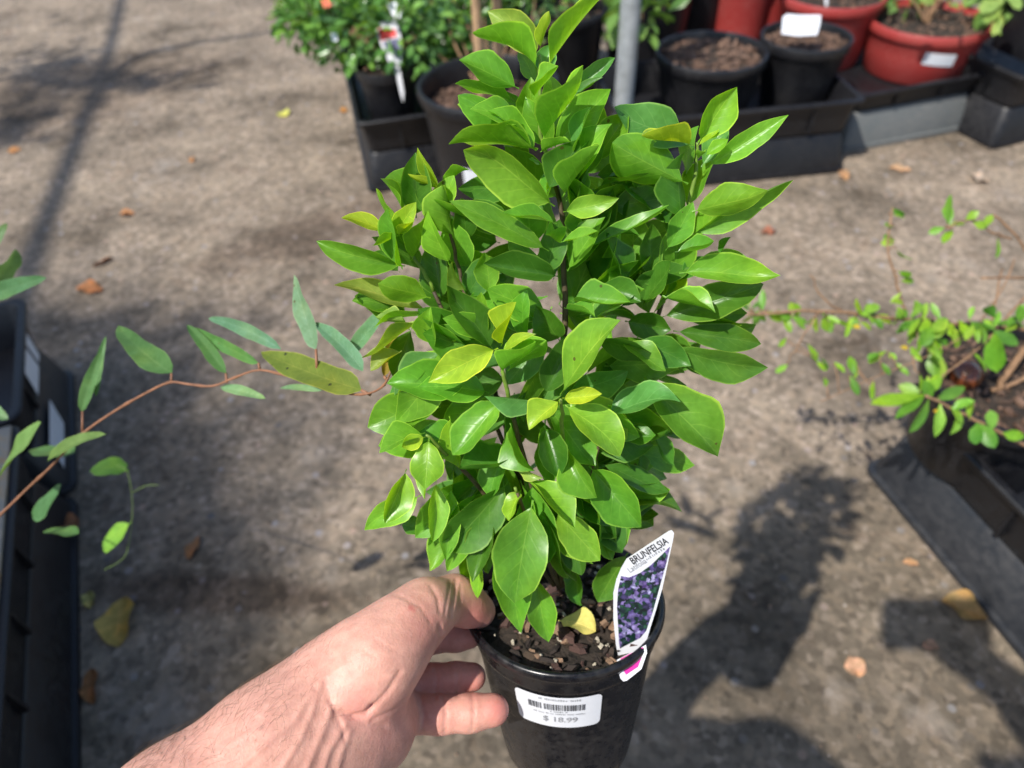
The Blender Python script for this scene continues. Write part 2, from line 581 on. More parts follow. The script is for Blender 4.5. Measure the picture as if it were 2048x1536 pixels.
def print_mat():
    """photo print of purple flowers over dark leaves"""
    m, nt, bs, out = newmat('flower_print')
    co = N(nt, 'ShaderNodeTexCoord').outputs['Object']
    v = N(nt, 'ShaderNodeTexVoronoi', Scale=420.0)
    nz = N(nt, 'ShaderNodeTexNoise', Scale=260.0, Detail=4.0)
    nt.links.new(co, nz.inputs['Vector'])
    wv = mixc(nt, .006, co, nz.outputs['Color'], 'ADD')
    nt.links.new(wv, v.inputs['Vector'])
    sx = N(nt, 'ShaderNodeSeparateXYZ')
    nt.links.new(v.outputs['Color'], sx.inputs[0])
    r = ramp(nt, [(0, (.008, .014, .02)), (.22, (.012, .05, .035)), (.38, (.03, .11, .06)), (.46, (.02, .02, .05)), (.58, (.13, .10, .30)), (.76, (.30, .22, .50)), (.9, (.48, .46, .72)), (1, (.10, .05, .22))])
    nt.links.new(sx.outputs[0], r.inputs[0])
    d = ramp(nt, [(.0, (1.15, 1.15, 1.15)), (.6, (.45, .45, .5))])
    nt.links.new(v.outputs['Distance'], d.inputs[0])
    nt.links.new(mixc(nt, 1.0, r.outputs[0], d.outputs[0], 'MULTIPLY'), bs.inputs['Base Color'])
    bs.inputs['Roughness'].default_value = .35
    return m


MAT['flower_print'] = print_mat()

# ------------------------------------------------------------------ the ground
gv = [Vector((x, y, 0)) for x, y in ((-40, -30), (40, -30), (40, 60), (-40, 60))]
tag(mk('ground', gv, [(0, 1, 2, 3)], MAT['ground'], origin=(0, 0, 0), smooth=False), kind='structure')


def grit(seed, n):
    r = random.Random(seed)
    V, Fc = [], []
    for _ in range(n):
        x, y = r.uniform(-1.6, 1.6), r.uniform(.1, 3.0)
        s = r.uniform(.0008, .0022) * (1.9 if r.random() < .08 else 1)
        c = Vector((x, y, s * .35))
        k = len(V)
        for a in range(4):
            t = a * math.pi / 2 + r.uniform(-.5, .5)
            V.append(c + Vector((math.cos(t) * s * r.uniform(.6, 1.2), math.sin(t) * s * r.uniform(.6, 1.2), -s * .4)))
        V.append(c + Vector((r.uniform(-.3, .3) * s, r.uniform(-.3, .3) * s, s * .7)))
        Fc += [(k, k + 1, k + 4), (k + 1, k + 2, k + 4), (k + 2, k + 3, k + 4), (k + 3, k, k + 4)]
    return V, Fc


v_, f_ = grit(3, 9000)
tag(mk('grit', v_, f_, MAT['grit'], origin=(0, 0, 0), smooth=False), 'loose grit and crumbs scattered over the concrete', 'grit', kind='stuff')


# ------------------------------------------------------------------ trays
def rrect(L, W, ins, z, rad=.022, k=3):
    x0, x1, y0, y1 = ins, L - ins, ins, W - ins
    pts = []
    for cx, cy, a0 in ((x1 - rad, y0 + rad, -90), (x1 - rad, y1 - rad, 0), (x0 + rad, y1 - rad, 90), (x0 + rad, y0 + rad, 180)):
        for i in range(k + 1):
            a = math.radians(a0 + 90 * i / k)
            pts.append(Vector((cx + rad * math.cos(a), cy + rad * math.sin(a), z)))
    return pts


def loft(loops, close_end=True):
    n = len(loops[0])
    V = [p for l in loops for p in l]
    Fc = []
    for i in range(len(loops) - 1):
        for k in range(n):
            k2 = (k + 1) % n
            Fc.append((i * n + k, i * n + k2, (i + 1) * n + k2, (i + 1) * n + k))
    if close_end: Fc.append(tuple((len(loops) - 1) * n + k for k in range(n)))
    return V, Fc


def tray_set(a, b, L, W, labels, mats, z1=.105, z2=.2, extend=0.0, group='nursery trays'):
    a, b = Vector((a.x, a.y, 0)), Vector((b.x, b.y, 0))
    x = (b - a).normalized()
    a = a - x * extend
    M = frame_from(a, x, Vector((-x.y, x.x, 0)))
    # upturned tray used as a riser
    lo = [rrect(L, W, 0, .002), rrect(L, W, 0, .012), rrect(L, W, .007, .014), rrect(L, W, .020, z1 - .006), rrect(L, W, .024, z1 - .001), rrect(L, W, .05, z1)]
    v, f = loft(lo)
    o = link(bpy.data.objects.new('tray_riser', mesh('tray_riser', v, f, mats[0])))
    apply_auto(o.data, 35)
    place(o, M, None)
    tag(o, labels[0], 'riser', 'risers under the trays')
    zz = z1 + .002
    up = [rrect(L, W, .05, zz), rrect(L, W, .026, zz), rrect(L, W, .022, zz + .004), rrect(L, W, .012, z2 - .016), rrect(L, W, .011, z2 - .012),
          rrect(L, W, .001, z2 - .012), rrect(L, W, -.001, z2 - .003), rrect(L, W, .002, z2), rrect(L, W, .012, z2), rrect(L, W, .015, z2 - .004), rrect(L, W, .028, zz + .006), rrect(L, W, .06, zz + .004)]
    v, f = loft(up)
    v2, f2 = [], []
    parts = [(v, f)]
    n = max(2, int(L / .11))
    for i in range(1, n):      # moulded ribs on the long walls
        xx = L * i / n
        parts.append(box(xx, .0155, (zz + z2) / 2 - .006, .006, .010, z2 - zz - .03))
    v, f = merge(*parts)
    o2 = link(bpy.data.objects.new('nursery_tray', mesh('nursery_tray', v, f, mats[1])))
    apply_auto(o2.data, 35)
    place(o2, M, None)
    tag(o2, labels[1], 'tray', group)
    return M, o, o2


def decal(name, M, x0, x1, z0, z1, y, mat, parent, skew=0.0, t=.0006):
    """thin rectangular paper sticker on a tray face (local x, z), y outward"""
    v = [Vector((x0, y, z0)), Vector((x1, y, z0)), Vector((x1 + skew, y, z1)), Vector((x0 + skew, y, z1))]
    v += [q + Vector((0, -t, 0)) for q in v]
    v = [M @ q for q in v]
    return mk(name, v, [(3, 2, 1, 0), (4, 5, 6, 7), (0, 1, 5, 4), (1, 2, 6, 5), (2, 3, 7, 6), (3, 0, 4, 7)], mat, parent, False)


TB, TD, TG = MAT['tray_black'], MAT['tray_dusty'], MAT['tray_grey']
a0 = G(711, 249, .2)
dback = (G(680, 100, .2) - a0).normalized()
xdir = Vector((dback.y, -dback.x, 0))
tray_set(a0, a0 + xdir, .225, .95, ('black riser under the tray left of the big black pot', 'black tray left of the big black pot holding the dense shrubs'), (TB, TB))
b2, a2 = G(1690, 345), G(1450, 369)
tray_set(a2, b2, (b2 - a2).length + .30, .38, ('black riser under the tray of two bark-filled black pots', 'black tray holding the two bark-filled black pots'), (TB, TB), extend=.30)
b3, a3 = G(1925, 262), G(1680, 309)
Mg, og, og2 = tray_set(a3, b3, (b3 - a3).length + .02, .5, ('sunlit grey riser below the red pots', 'black tray holding the red pots'), (TG, TB), z2=.165)
a4, b4 = G(1984, 302), G(2048, 285)
tray_set(a4, b4, .5, .45, ('black riser at the far right corner', 'black tray at the far right carrying a square black pot'), (TB, TB))
a5, b5 = G(1721, 935), G(2048, 1328)
M5, r5, t5 = tray_set(a5, b5, .8, .42, ('dusty grey riser under the tray right of the shrub shadow', 'black tray on the right holding the pot with twiggy seedling'), (TD, TB))
a6, b6 = G(158, 985), G(150, 742)
M6, r6, t6 = tray_set(a6, b6, (b6 - a6).length, .42, ('dusty black riser with a white sticker at the left edge', 'black tray with a white sticker at the left edge'), (TD, TB))
a7 = G(165, 1536)
dl = (G(158, 985) - a7).normalized()
M7, r7, t7 = tray_set(a7, G(158, 985), (G(158, 985) - a7).length + .40 - .012, .42, ('black riser beside the yellow fallen leaf', 'black tray at lower left carrying a rusty flat bar'), (TB, TB), extend=.40)
L7 = (G(158, 985) - a7).length + .388
L6 = (b6 - a6).length
decal('sticker', M6, L6 * .42, L6 * .76, .120, .176, .0125, MAT['paper'], t6, .012)
decal('sticker', M6, L6 * .10, L6 * .44, .035, .088, .0085, MAT['paper'], r6, .012)
decal('sticker', M5, .33, .39, .115, .17, .0125, MAT['paper'], t5, .02)
# rusty flat bar resting on the near left tray
bx_ = box(L7 / 2, .022, .2035, L7 - .02, .026, .005)
o = mk('flat_bar', [M7 @ q for q in bx_[0]], bx_[1], MAT['rust_bar'], None, False, origin=M7 @ Vector((L7 / 2, .022, .2015)))
tag(o, 'rusty flat metal bar along the rim of the lower left tray', 'metal bar')


# ------------------------------------------------------------------ pots
def chip_mesh(r, s):
    v = []
    for a in range(5):
        t = a * 2 * math.pi / 5 + r.uniform(-.4, .4)
        q = r.uniform(.6, 1.1)
        v.append(Vector((math.cos(t) * s * q * 1.5, math.sin(t) * s * q * .8, -s * .22 + r.uniform(-.1, .1) * s)))
    for a in range(5):
        v.append(Vector((v[a].x * r.uniform(.7, .95), v[a].y * r.uniform(.7, .95), s * r.uniform(.15, .4))))
    f = [tuple(range(5))[::-1], tuple(range(5, 10))] + [(a, (a + 1) % 5, 5 + (a + 1) % 5, 5 + a) for a in range(5)]
    return v, f


def rot_rand(r, tilt=.6):
    return Matrix.Rotation(r.uniform(0, 6.28), 3, 'Z') @ Matrix.Rotation(r.gauss(0, tilt), 3, 'X') @ Matrix.Rotation(r.gauss(0, tilt), 3, 'Y')


def soil_disc(R, z, r, nr=9, seg=30, amp=.006):
    V = [Vector((0, 0, z + amp))]
    Fc = []
    for i in range(1, nr + 1):
        for k in range(seg):
            a = 2 * math.pi * k / seg
            q = R * i / nr
            V.append(Vector((q * math.cos(a), q * math.sin(a), z + r.uniform(-amp, amp) * (1 if i < nr else 0) + amp * .5 * (1 - i / nr))))
    for k in range(seg): Fc.append((0, 1 + k, 1 + (k + 1) % seg))
    for i in range(nr - 1):
        for k in range(seg):
            k2 = (k + 1) % seg
            a, b = 1 + i * seg, 1 + (i + 1) * seg
            Fc.append((a + k, b + k, b + k2, a + k2))
    return V, Fc


POTRB = {}


def nursery_pot(rim_px, hr, wpx, hgt, label, mat, soil='soil', sdepth=.03, cat='pot', group='pots standing in the trays', chips=160, seed=1, z0=None, chipmat='chips', chs=1.0):
    c = G(rim_px[0], rim_px[1], hr)
    R = wpx / 2 * depth(c) / FPX
    z0 = hr - hgt if z0 is None else z0
    H = hr - z0
    t = empty('plant_pot', (c.x, c.y, z0), label, cat, group)
    r = random.Random(seed)
    Rb = max(R * .72, R * .962 - H * .15)
    POTRB[t] = Rb
    def rr(z): return Rb + (R * .962 - Rb) * (z / H)
    prof = [(Rb * .3, .004), (Rb * .96, 0), (Rb, .006), (rr(H * .5), H * .5), (rr(H - .03), H - .03), (R * .962, H - .024)]
    v, f = revolve(prof, 56)
    M = WM[t]
    body = inst('wall', mesh('wall', v, f, mat), M, t)
    apply_auto(body.data, 50)
    rim = [(R * .962, H - .026), (R * .985, H - .026), (R * 1.0, H - .021), (R * 1.0, H - .004), (R * .985, H), (R * .95, H), (R * .935, H - .004), (R * .92, H - .03), (rr(H - sdepth) * .95, H - sdepth - .02)]
    v, f = revolve(rim, 56)
    ro = inst('rim', mesh('rim', v, f, mat), M, t)
    apply_auto(ro.data, 50)
    Rs = rr(H - sdepth) * .97
    v, f = soil_disc(Rs, H - sdepth, r)
    so = inst('potting_mix', mesh('potting_mix', v, f, MAT[soil]), M, t)
    cv, cf = [], []
    for _ in range(chips):
        q = Rs * .95 * math.sqrt(r.random()); a = r.uniform(0, 6.283)
        v, f = chip_mesh(r, r.uniform(.004, .010) * chs)
        Mr = rot_rand(r, .5)
        k = len(cv)
        cv += [Mr @ p + Vector((q * math.cos(a), q * math.sin(a), H - sdepth + .004)) for p in v]
        cf += [tuple(i + k for i in g) for g in f]
    if chips:
        co = inst('bark_mulch', mesh('bark_mulch', cv, cf, MAT[chipmat], False), M, so)
        co['kind'] = 'stuff'
    return t, c, R, H


def pot_sticker(t, c, R, H, ang, zc, w, h, mat, name='sticker', slant=0.0):
    Rb = POTRB[t]
    V, Fc = [], []
    n = 6
    for i in range(n + 1):
        for j in range(2):
            z = zc + (j - .5) * h
            rad = Rb + (R * .962 - Rb) * z / H + .0015
            a = ang + (i / n - .5) * w / rad
            V.append(WM[t] @ Vector((rad * math.cos(a), rad * math.sin(a), z + slant * (i / n - .5) * w)))
    for i in range(n): Fc.append((i * 2, i * 2 + 2, i * 2 + 3, i * 2 + 1))
    return mk(name, V, Fc, mat, t)


BP, RP = MAT['black_plastic'], MAT['red_plastic']
front = -math.pi / 2
# the big black pot on the ground behind the held shrub
tb, cb, Rb_, Hb = nursery_pot((975, 162), .34, 285, .34, 'big wide-rimmed black pot with stakes behind the shrub top', BP, 'soil_brown', .055, group='pots standing behind the shrub', chips=260, seed=2, z0=.001)
pot_sticker(tb, cb, Rb_, Hb, front - .32, .165, .052, .055, MAT['paper'])
# the two black pots of bark
t1, c1_, R1, H1 = nursery_pot((1424, 100), .280, 222, .168, 'wide black pot of bark chips right of the steel pipe', BP, 'soil', .022, chips=320, seed=3, chs=1.3)
t2, c2_, R2, H2 = nursery_pot((1614, 70), .293, 178, .180, 'smaller black pot with a white card lying on its bark', BP, 'soil_brown', .022, chips=240, seed=4, chs=1.2)
# red pots
t3, c3_, R3, H3 = nursery_pot((1860, 34), .256, 236, .144, 'red pot with a white sticker beside the dark gap', RP, 'soil', .02, group='red pots', chips=160, seed=5)
pot_sticker(t3, c3_, R3, H3, front - .12, .082, .085, .034, MAT['paper'], slant=-.08)
nursery_pot((1668, -16), .300, 205, .188, 'red pot half hidden behind the smaller black pot', RP, 'soil', .02, group='red pots', chips=120, seed=6)
nursery_pot((1500, -62), .33, 130, .32, 'distant red pot at the top edge, left one of two', RP, 'soil', .03, group='red pots', chips=0, seed=7, z0=.001)
nursery_pot((1552, -75), .34, 110, .33, 'distant red pot at the top edge, right one of two', RP, 'soil', .03, group='red pots', chips=0, seed=8, z0=.001)
# dark pots further back
for i, (x, y, h, w, lab) in enumerate(((1300, -40, .33, 190, 'dark pot behind the steel pipe'), (1400, -70, .33, 150, 'dark pot behind the wide bark-filled pot'), (1130, 15, .30, 170, 'dark pot behind the top leaves of the held shrub'),
                                        (1050, -55, .33, 170, 'dark pot at the top edge behind the stakes'), (1760, -120, .33, 150, 'dark pot at the top edge behind the red pots'))):
    nursery_pot((x, y), h, w, h, lab, BP, 'soil', .03, group='dark pots further back', chips=80, seed=20 + i, z0=.001)
# pots of the dense shrubs in the left tray
for i, (x, y, lab) in enumerate(((770, 128, 'black pot in the left rear tray, the nearer of two'), (752, 20, 'black pot in the left rear tray, the farther of two'))):
    nursery_pot((x, y), .29, 118, .18, lab, BP, 'soil', .02, group='pots of the dense shrubs', chips=60, seed=30 + i)
# square black pot on the far right tray
c = Vector((1.50, 1.98, .202))
t = empty('square_pot', (c.x, c.y, .202), 'square black pot on the far right tray', 'pot')
Ms = Matrix.Translation((c.x, c.y, .202)) @ Matrix.Rotation(.25, 4, 'Z') @ Matrix.Translation((-.12, -.12, 0))
lo = [rrect(.24, .24, .05, 0), rrect(.24, .24, .03, .002), rrect(.24, .24, .01, .235), rrect(.24, .24, 0, .237), rrect(.24, .24, 0, .26), rrect(.24, .24, .008, .26), rrect(.24, .24, .012, .24)]
v_, f_ = loft(lo)
ob = inst('wall', mesh('wall', v_, f_, BP), Ms, t); apply_auto(ob.data, 35)
inst('potting_mix', mesh('potting_mix', rrect(.24, .24, .010, .246), [tuple(range(16))], MAT['soil']), Ms, t)

# galvanised pipe standing behind the shrub
pb = G(1236, 352)
v_, f_ = revolve([(.022, 1.4), (.0242, 1.4), (.0242, 0.0), (.022, 0.0), (.022, 1.4)], 28)
o = inst('steel_pipe', mesh('steel_pipe', v_, f_, MAT['galv']), Matrix.Translation((pb.x, pb.y, .001)))
apply_auto(o.data, 50)
tag(o, 'upright galvanised steel pipe behind the shrub', 'pipe')
for i, (x, y, s, cc) in enumerate(((1285, 372, .035, 'pale lump of concrete beside the pipe foot'), (1252, 385, .028, 'small grey lump of concrete in front of the pipe foot'))):
    r = random.Random(50 + i)
    v_, f_ = revolve([(.001, -.4), (.7, -.3), (1.0, .1), (.75, .5), (.3, .68), (.001, .7)], 9)
    v_ = [q * s * r.uniform(.8, 1.15) for q in v_]
    g = G(x, y, 0)
    o = inst('concrete_lump', mesh('concrete_lump', v_, f_, MAT['soil_brown'] if False else simple('lump_%d' % i, ((.50, .36, .26), (.36, .35, .34))[i], .9, .2, 60, .4, .003), False), Matrix.Translation((g.x, g.y, s * .3)))
    tag(o, cc, 'rubble')

# wooden stakes in the big pot
for i, (x, y0, y1) in enumerate(((963, 190, -260), (1000, 170, -240))):
    c0 = G(x, y0, .30)
    o = mk('wooden_stake', *[q for q in tube([c0 + Vector((0, 0, -.06)), c0 + Vector((.004, .01, .9))], [.0105, .0095], 8)], MAT['wood_stake'], origin=c0 + Vector((0, 0, -.06)))
    apply_auto(o.data, 40)
    tag(o, ('pale wooden stake in the big black pot, left one', 'brown wooden stake in the big black pot, right one')[i], 'stake', 'stakes in the big pot')


# ------------------------------------------------------------------ background foliage
def leaflet(p, d, n, L, W):
    s = d.cross(n).normalized()
    n = s.cross(d).normalized()
    return [p, p + d * L * .5 + s * W * .5 + n * W * .14, p + d * L * .5 - n * W * .06, p + d * L * .5 - s * W * .5 + n * W * .14, p + d * L + n * (-.12 * L),
            p + d * L * .82 + s * W * .3 + n * W * .05, p + d * L * .82 - s * W * .3 + n * W * .05], [(0, 1, 2), (0, 2, 3), (1, 5, 4, 2), (3, 2, 4, 6)]


def bush(label, base, crowns, n, ls, mat, seed, cat='shrub', group=None, stems=9, name='shrub'):
    r = random.Random(seed)
    t = empty(name, base, label, cat, group)
    cv, cf = [], []
    for (c, rad) in crowns:
        for s in range(stems):
            u = Vector((r.gauss(0, 1), r.gauss(0, 1), r.gauss(0, 1) * .8)).normalized()
            e = c + Vector((u.x * rad[0], u.y * rad[1], u.z * rad[2])) * r.uniform(.5, .95)
            m = (base + e) / 2 + Vector((r.gauss(0, .02), r.gauss(0, .02), .03))
            pts = smooth_path([tuple(base + Vector((r.gauss(0, .006), r.gauss(0, .006), 0))), tuple(m), tuple(e)], 4)
            v, f = tube(pts, [.004 - .003 * i / len(pts) for i in range(len(pts))], 5)
            mk('stem', v, f, MAT['twig'], t)
    for (c, rad) in crowns:
        for _ in range(n):
            u = Vector((r.gauss(0, 1), r.gauss(0, 1), r.gauss(0, 1))).normalized()
            q = r.random() ** .45
            clump = 1 + .22 * math.sin(5 * u.x + seed) * math.sin(6 * u.y + 2 * u.z)
            p = c + Vector((u.x * rad[0], u.y * rad[1], u.z * rad[2])) * q * clump
            d = (u + Vector((r.gauss(0, .6), r.gauss(0, .6), r.gauss(-.1, .5)))).normalized()
            nn = (Vector((0, 0, 1)) + Vector((r.gauss(0, .6), r.gauss(0, .6), r.gauss(0, .3))) + u * .4).normalized()
            L = ls * r.uniform(.6, 1.2)
            v, f = leaflet(p, d, nn, L, L * r.uniform(.45, .6))
            k = len(cv)
            cv += v
            cf += [tuple(i + k for i in g) for g in f]
    o = mk('foliage', cv, cf, mat, t)
    o['kind'] = 'stuff'
    return t


FD, FLt = MAT['fol_dark'], MAT['fol_light']
b = G(770, 128, .27)
bush('dense small-leaved shrub hanging over the left rear tray edge', b, [(P(628, 30, 1.90), (.11, .12, .07)), (P(720, 50, 1.88), (.14, .14, .11)), (P(820, 60, 1.86), (.14, .14, .13))], 400, .040, FD, 1, group='shrubs along the top edge')
b = G(752, 20, .27)
bush('dense shrub at the top edge behind the red and white plant tag', b, [(P(760, -40, 2.1), (.2, .2, .2)), (P(880, 10, 2.1), (.2, .2, .2))], 620, .042, FD, 2, group='shrubs along the top edge')
b = Vector((cb.x, cb.y + .03, .28))
bush('shrub rising behind the wooden stakes', b, [(P(915, 60, 2.1), (.09, .12, .14)), (P(1060, 0, 2.1), (.20, .15, .13))], 520, .036, FD, 3, group='shrubs along the top edge')
b = G(1130, 15, .27)
bush('low leafy plant behind the stem tip of the held shrub', b, [(P(1165, -25, 2.3), (.22, .15, .14))], 320, .05, FLt, 4, group='shrubs along the top edge')
b = G(1300, -40, .3)
bush('light green leafy sprig in front of the steel pipe', b, [(P(1275, 22, 1.72), (.075, .05, .06))], 70, .055, FLt, 5, stems=4)
b = Vector((c3_.x, c3_.y, .24))
bush('sparse plant in the red pot with the sticker', b, [(P(1850, -40, 2.05), (.15, .12, .07))], 70, .05, FLt, 6, stems=6)
b = G(1668, -16, .28)
bush('plant at the top edge in the half hidden red pot', b, [(P(1680, -60, 2.2), (.15, .12, .09))], 110, .05, FD, 7, stems=6)
b = Vector((c.x, c.y, .44))
bush('pale leafed plant drooping over the square black pot', b, [(P(2055, -25, 1.93), (.10, .09, .08))], 60, .07, FLt, 8, stems=5)

# ------------------------------------------------------------------ the held pot
PO = P(1128, 1192, .41)
AX = Vector((0.0, math.sin(math.radians(19)), math.cos(math.radians(19))))
PM = frame_from(PO, (RT - AX * RT.dot(AX)), AX.cross(RT))      # local z = pot axis, local -y towards the camera
R_ = .0555
PH = .118
pot = empty('held_pot', None, 'black plastic pot with white price sticker held by the hand', 'pot', M=PM @ Matrix.Translation((0, 0, -PH)))


def pr(z):           # wall radius, z measured down from the rim (negative)
    return .0520 + (z + .020) * .125


def flute(a, z):
    k = min(1, max(0, (-.034 - z) / .02))
    return 1 + .010 * k * (abs(math.cos(8 * a)) - .5)


prof = [(.01, -PH), (pr(-PH) - .004, -PH), (pr(-PH), -PH + .003)] + [(pr(z), z) for z in (-.105, -.09, -.075, -.06, -.05, -.04, -.034, -.026, -.019)]
v_, f_ = revolve(prof, 128, flute)
ob = inst('wall', mesh('wall', v_, f_, MAT['gloss_black']), PM, pot); apply_auto(ob.data, 60)
v_, f_ = revolve([(pr(-.019), -.0195), (.0532, -.0185), (.0537, -.0165), (.0537, -.0075), (.0548, -.0062), (.0566, -.0058), (.0572, -.0045), (.0572, -.0018), (.0564, -.0003), (.0550, 0), (.0538, -.0008), (.0530, -.003), (.0518, -.012), (.0505, -.03)], 96)
ob = inst('rim', mesh('rim', v_, f_, MAT['gloss_black']), PM, pot); apply_auto(ob.data, 50)
r = random.Random(11)
v_, f_ = soil_disc(.0515, -.0125, r, 12, 40, .0022)
soil = inst('potting_mix', mesh('potting_mix', v_, f_, MAT['soil']), PM, pot)


def flat(name, col, rough=.8, sc_=180):
    return simple(name, col, rough, .4, sc_, .4, .0008)


bark_m = [flat('bark_dark', (.026, .017, .013)), flat('bark_red', (.075, .038, .03)), flat('bark_brown', (.05, .033, .024)), flat('bark_tan', (.26, .16, .10)), flat('perlite', (.50, .44, .34), .9)]
chipm = []
for i in range(10):
    v_, f_ = chip_mesh(r, 1.0)
    if i >= 8: v_ = [Vector((q.x * .6, q.y * .9, q.z * 1.5)) for q in v_]
    chipm.append(mesh('bark_chip', v_, f_, bark_m[(0, 1, 2, 0, 2, 1, 0, 3, 4, 4)[i]], False))
for i in range(280):
    q = .0495 * math.sqrt(r.random()); a = r.uniform(0, 6.283)
    k = r.choice((0, 1, 2, 4, 5, 6, 2, 3, 7, 7, 8, 9, 8, 1))
    s = r.choice((r.uniform(.0012, .003), r.uniform(.002, .0056))) if k < 8 else r.uniform(.001, .0024)
    M = PM @ Matrix.Translation((q * math.cos(a), q * math.sin(a), -.0105 + r.uniform(0, .002))) @ (rot_rand(r, .6).to_4x4() @ Matrix.Diagonal((s * r.uniform(.6, 1.3), s * r.uniform(.6, 1.2), s * r.uniform(.6, 1.6), 1)))
    inst('bark_chip' if k < 8 else 'perlite_grain', chipm[k], M, soil)


def on_pot(x, z, off):
    rad = pr(z) + off
    a = -math.pi / 2 + x / .0505
    return PM @ Vector((rad * math.cos(a), rad * math.sin(a), z))


# price sticker, curved round the wall
SX0, SX1, SZ0, SZ1 = -.0300, .0160, -.0470, -.0205
V, Fc = [], []
nx, nz, rc = 28, 10, .003
for i in range(nx + 1):
    for j in range(nz + 1):
        x = SX0 + (SX1 - SX0) * i / nx
        z = SZ0 + (SZ1 - SZ0) * j / nz
        ex = max(0, max(SX0 + rc - x, x - (SX1 - rc))); ez = max(0, max(SZ0 + rc - z, z - (SZ1 - rc)))
        d = math.hypot(ex, ez)
        if d > rc:
            cx = min(max(x, SX0 + rc), SX1 - rc); cz = min(max(z, SZ0 + rc), SZ1 - rc)
            x, z = cx + (x - cx) * rc / d, cz + (z - cz) * rc / d
        V.append(on_pot(x, z, .0012))
for i in range(nx):
    for j in range(nz):
        k = i * (nz + 1) + j
        Fc.append((k, k + nz + 1, k + nz + 2, k + 1))
stick = mk('price_sticker', V, Fc, MAT['paper'], pot)


def text_geo(body, size, align='CENTER', font_bold=0.0, shear=0.0):
    cu = bpy.data.curves.new('txt', 'FONT')
    cu.body = body
    cu.size = size
    cu.align_x = align
    cu.align_y = 'CENTER'
    cu.offset = font_bold
    cu.shear = shear
    cu.resolution_u = 3
    o = bpy.data.objects.new('txt', cu)
    link(o)
    dg = bpy.context.evaluated_depsgraph_get()
    me = bpy.data.meshes.new_from_object(o.evaluated_get(dg))
    v = [q.co.copy() for q in me.vertices]
    f = [tuple(p.vertices) for p in me.polygons]
    bpy.data.objects.remove(o)
    bpy.data.meshes.remove(me)
    return v, f


def sticker_text(name, body, size, x, z, mat, bold=0.0):
    v, f = text_geo(body, size, 'CENTER', bold)
    mk(name, [on_pot(x + q.x, z + q.y, .0016) for q in v], f, mat, stick, False)


sticker_text('price_text', '$ 18.99', .0062, -.006, -.0398, MAT['ink'], .00006)


def fine_print(fn, x0, x1, z, h, seed):
    rr_ = random.Random(seed)
    V, Fc = [], []
    x = x0
    while x < x1:
        w = rr_.uniform(.35, .8) * h
        k = len(V)
        hh = h * rr_.uniform(.55, 1.0)
        V += [fn(x, z), fn(x + w * .6, z), fn(x + w * .6, z + hh), fn(x, z + hh)]
        Fc.append((k, k + 1, k + 2, k + 3))
        x += w + (h * .8 if rr_.random() < .15 else h * .12)
    return V, Fc


for nm_, x0, x1, z, h, sd in (('small_text', -.0200, .0075, -.0352, .0011, 1), ('number_text', -.0110, -.0020, -.0332, .0012, 2), ('heading_text', -.0165, .0040, -.0232, .0016, 3)):
    v_, f_ = fine_print(lambda a, b: on_pot(a, b, .0016), x0, x1, z, h, sd)
    mk(nm_, v_, f_, MAT['ink'], stick, False)
r = random.Random(5)
V, Fc = [], []
x = -.0225
while x < .0065:
    w = r.choice((.0003, .0003, .0006, .0009))
    k = len(V)
    V += [on_pot(x, -.0315, .0016), on_pot(x + w, -.0315, .0016), on_pot(x + w, -.0264, .0016), on_pot(x, -.0264, .0016)]
    Fc.append((k, k + 1, k + 2, k + 3))
    x += w + r.choice((.0003, .0005, .0006, .0015 if r.random() < .4 else .0006))
mk('barcode', V, Fc, MAT['ink_mid'], stick, False)

# ------------------------------------------------------------------ plant tag
p0, p1, p2 = P(1250, 1125, .366), P(1345, 1063, .361), P(1240, 1320, .3865)
nrm = (p1 - p0).cross(p2 - p0).normalized()
if nrm.dot(CAM - p0) < 0: nrm = -nrm


def on_plane(x, y, off=0.0):
    d = (FW + (x - 1024) / FPX * RT + (768 - y) / FPX * UP)
    t = (p0 + nrm * off - CAM).dot(nrm) / d.dot(nrm)
    return CAM + d * t


def slab(pts, n, th):
    k = len(pts)
    V = list(pts) + [q - n * th for q in pts]
    return V, [tuple(range(k)), tuple(range(k, 2 * k))[::-1]] + [(i, k + i, k + (i + 1) % k, (i + 1) % k) for i in range(k)]


ptag = empty('plant_tag', on_plane(1262, 1340), 'white plant tag with purple flower picture stuck in the held pot', 'plant tag')
outl = [(1338, 1063), (1344, 1061), (1348, 1066), (1346, 1080), (1325, 1175), (1312, 1220), (1300, 1258), (1288, 1300), (1270, 1345), (1252, 1345), (1236, 1312), (1232, 1290), (1227, 1237), (1227, 1187), (1233, 1160), (1242, 1138), (1253, 1119)]
v_, f_ = slab([on_plane(x, y) for x, y in outl], nrm, .0006)
mk('card', v_, f_, MAT['paper'], ptag, False)
pic = [(1340, 1093), (1332, 1128), (1318, 1178), (1305, 1225), (1292, 1262), (1280, 1276), (1240, 1297), (1238, 1285), (1236, 1250), (1234, 1215), (1236, 1180), (1242, 1152), (1258, 1155), (1280, 1146), (1302, 1130), (1325, 1108)]
mk('flower_picture', [on_plane(x, y, .0003) for x, y in pic], [tuple(range(len(pic)))], MAT['flower_print'], ptag, False)


def tag_text(name, body, a, b, size, mat, bold=0.0):
    A, B = on_plane(*a, .0005), on_plane(*b, .0005)
    xd = (B - A).normalized()
    yd = nrm.cross(xd)
    v, f = text_geo(body, 1.0, 'CENTER', bold)
    wd = max(q.x for q in v) - min(q.x for q in v)
    s = (B - A).length / wd
    c = (A + B) / 2
    mk(name, [c + xd * q.x * s + yd * q.y * size for q in v], f, mat, ptag, False)


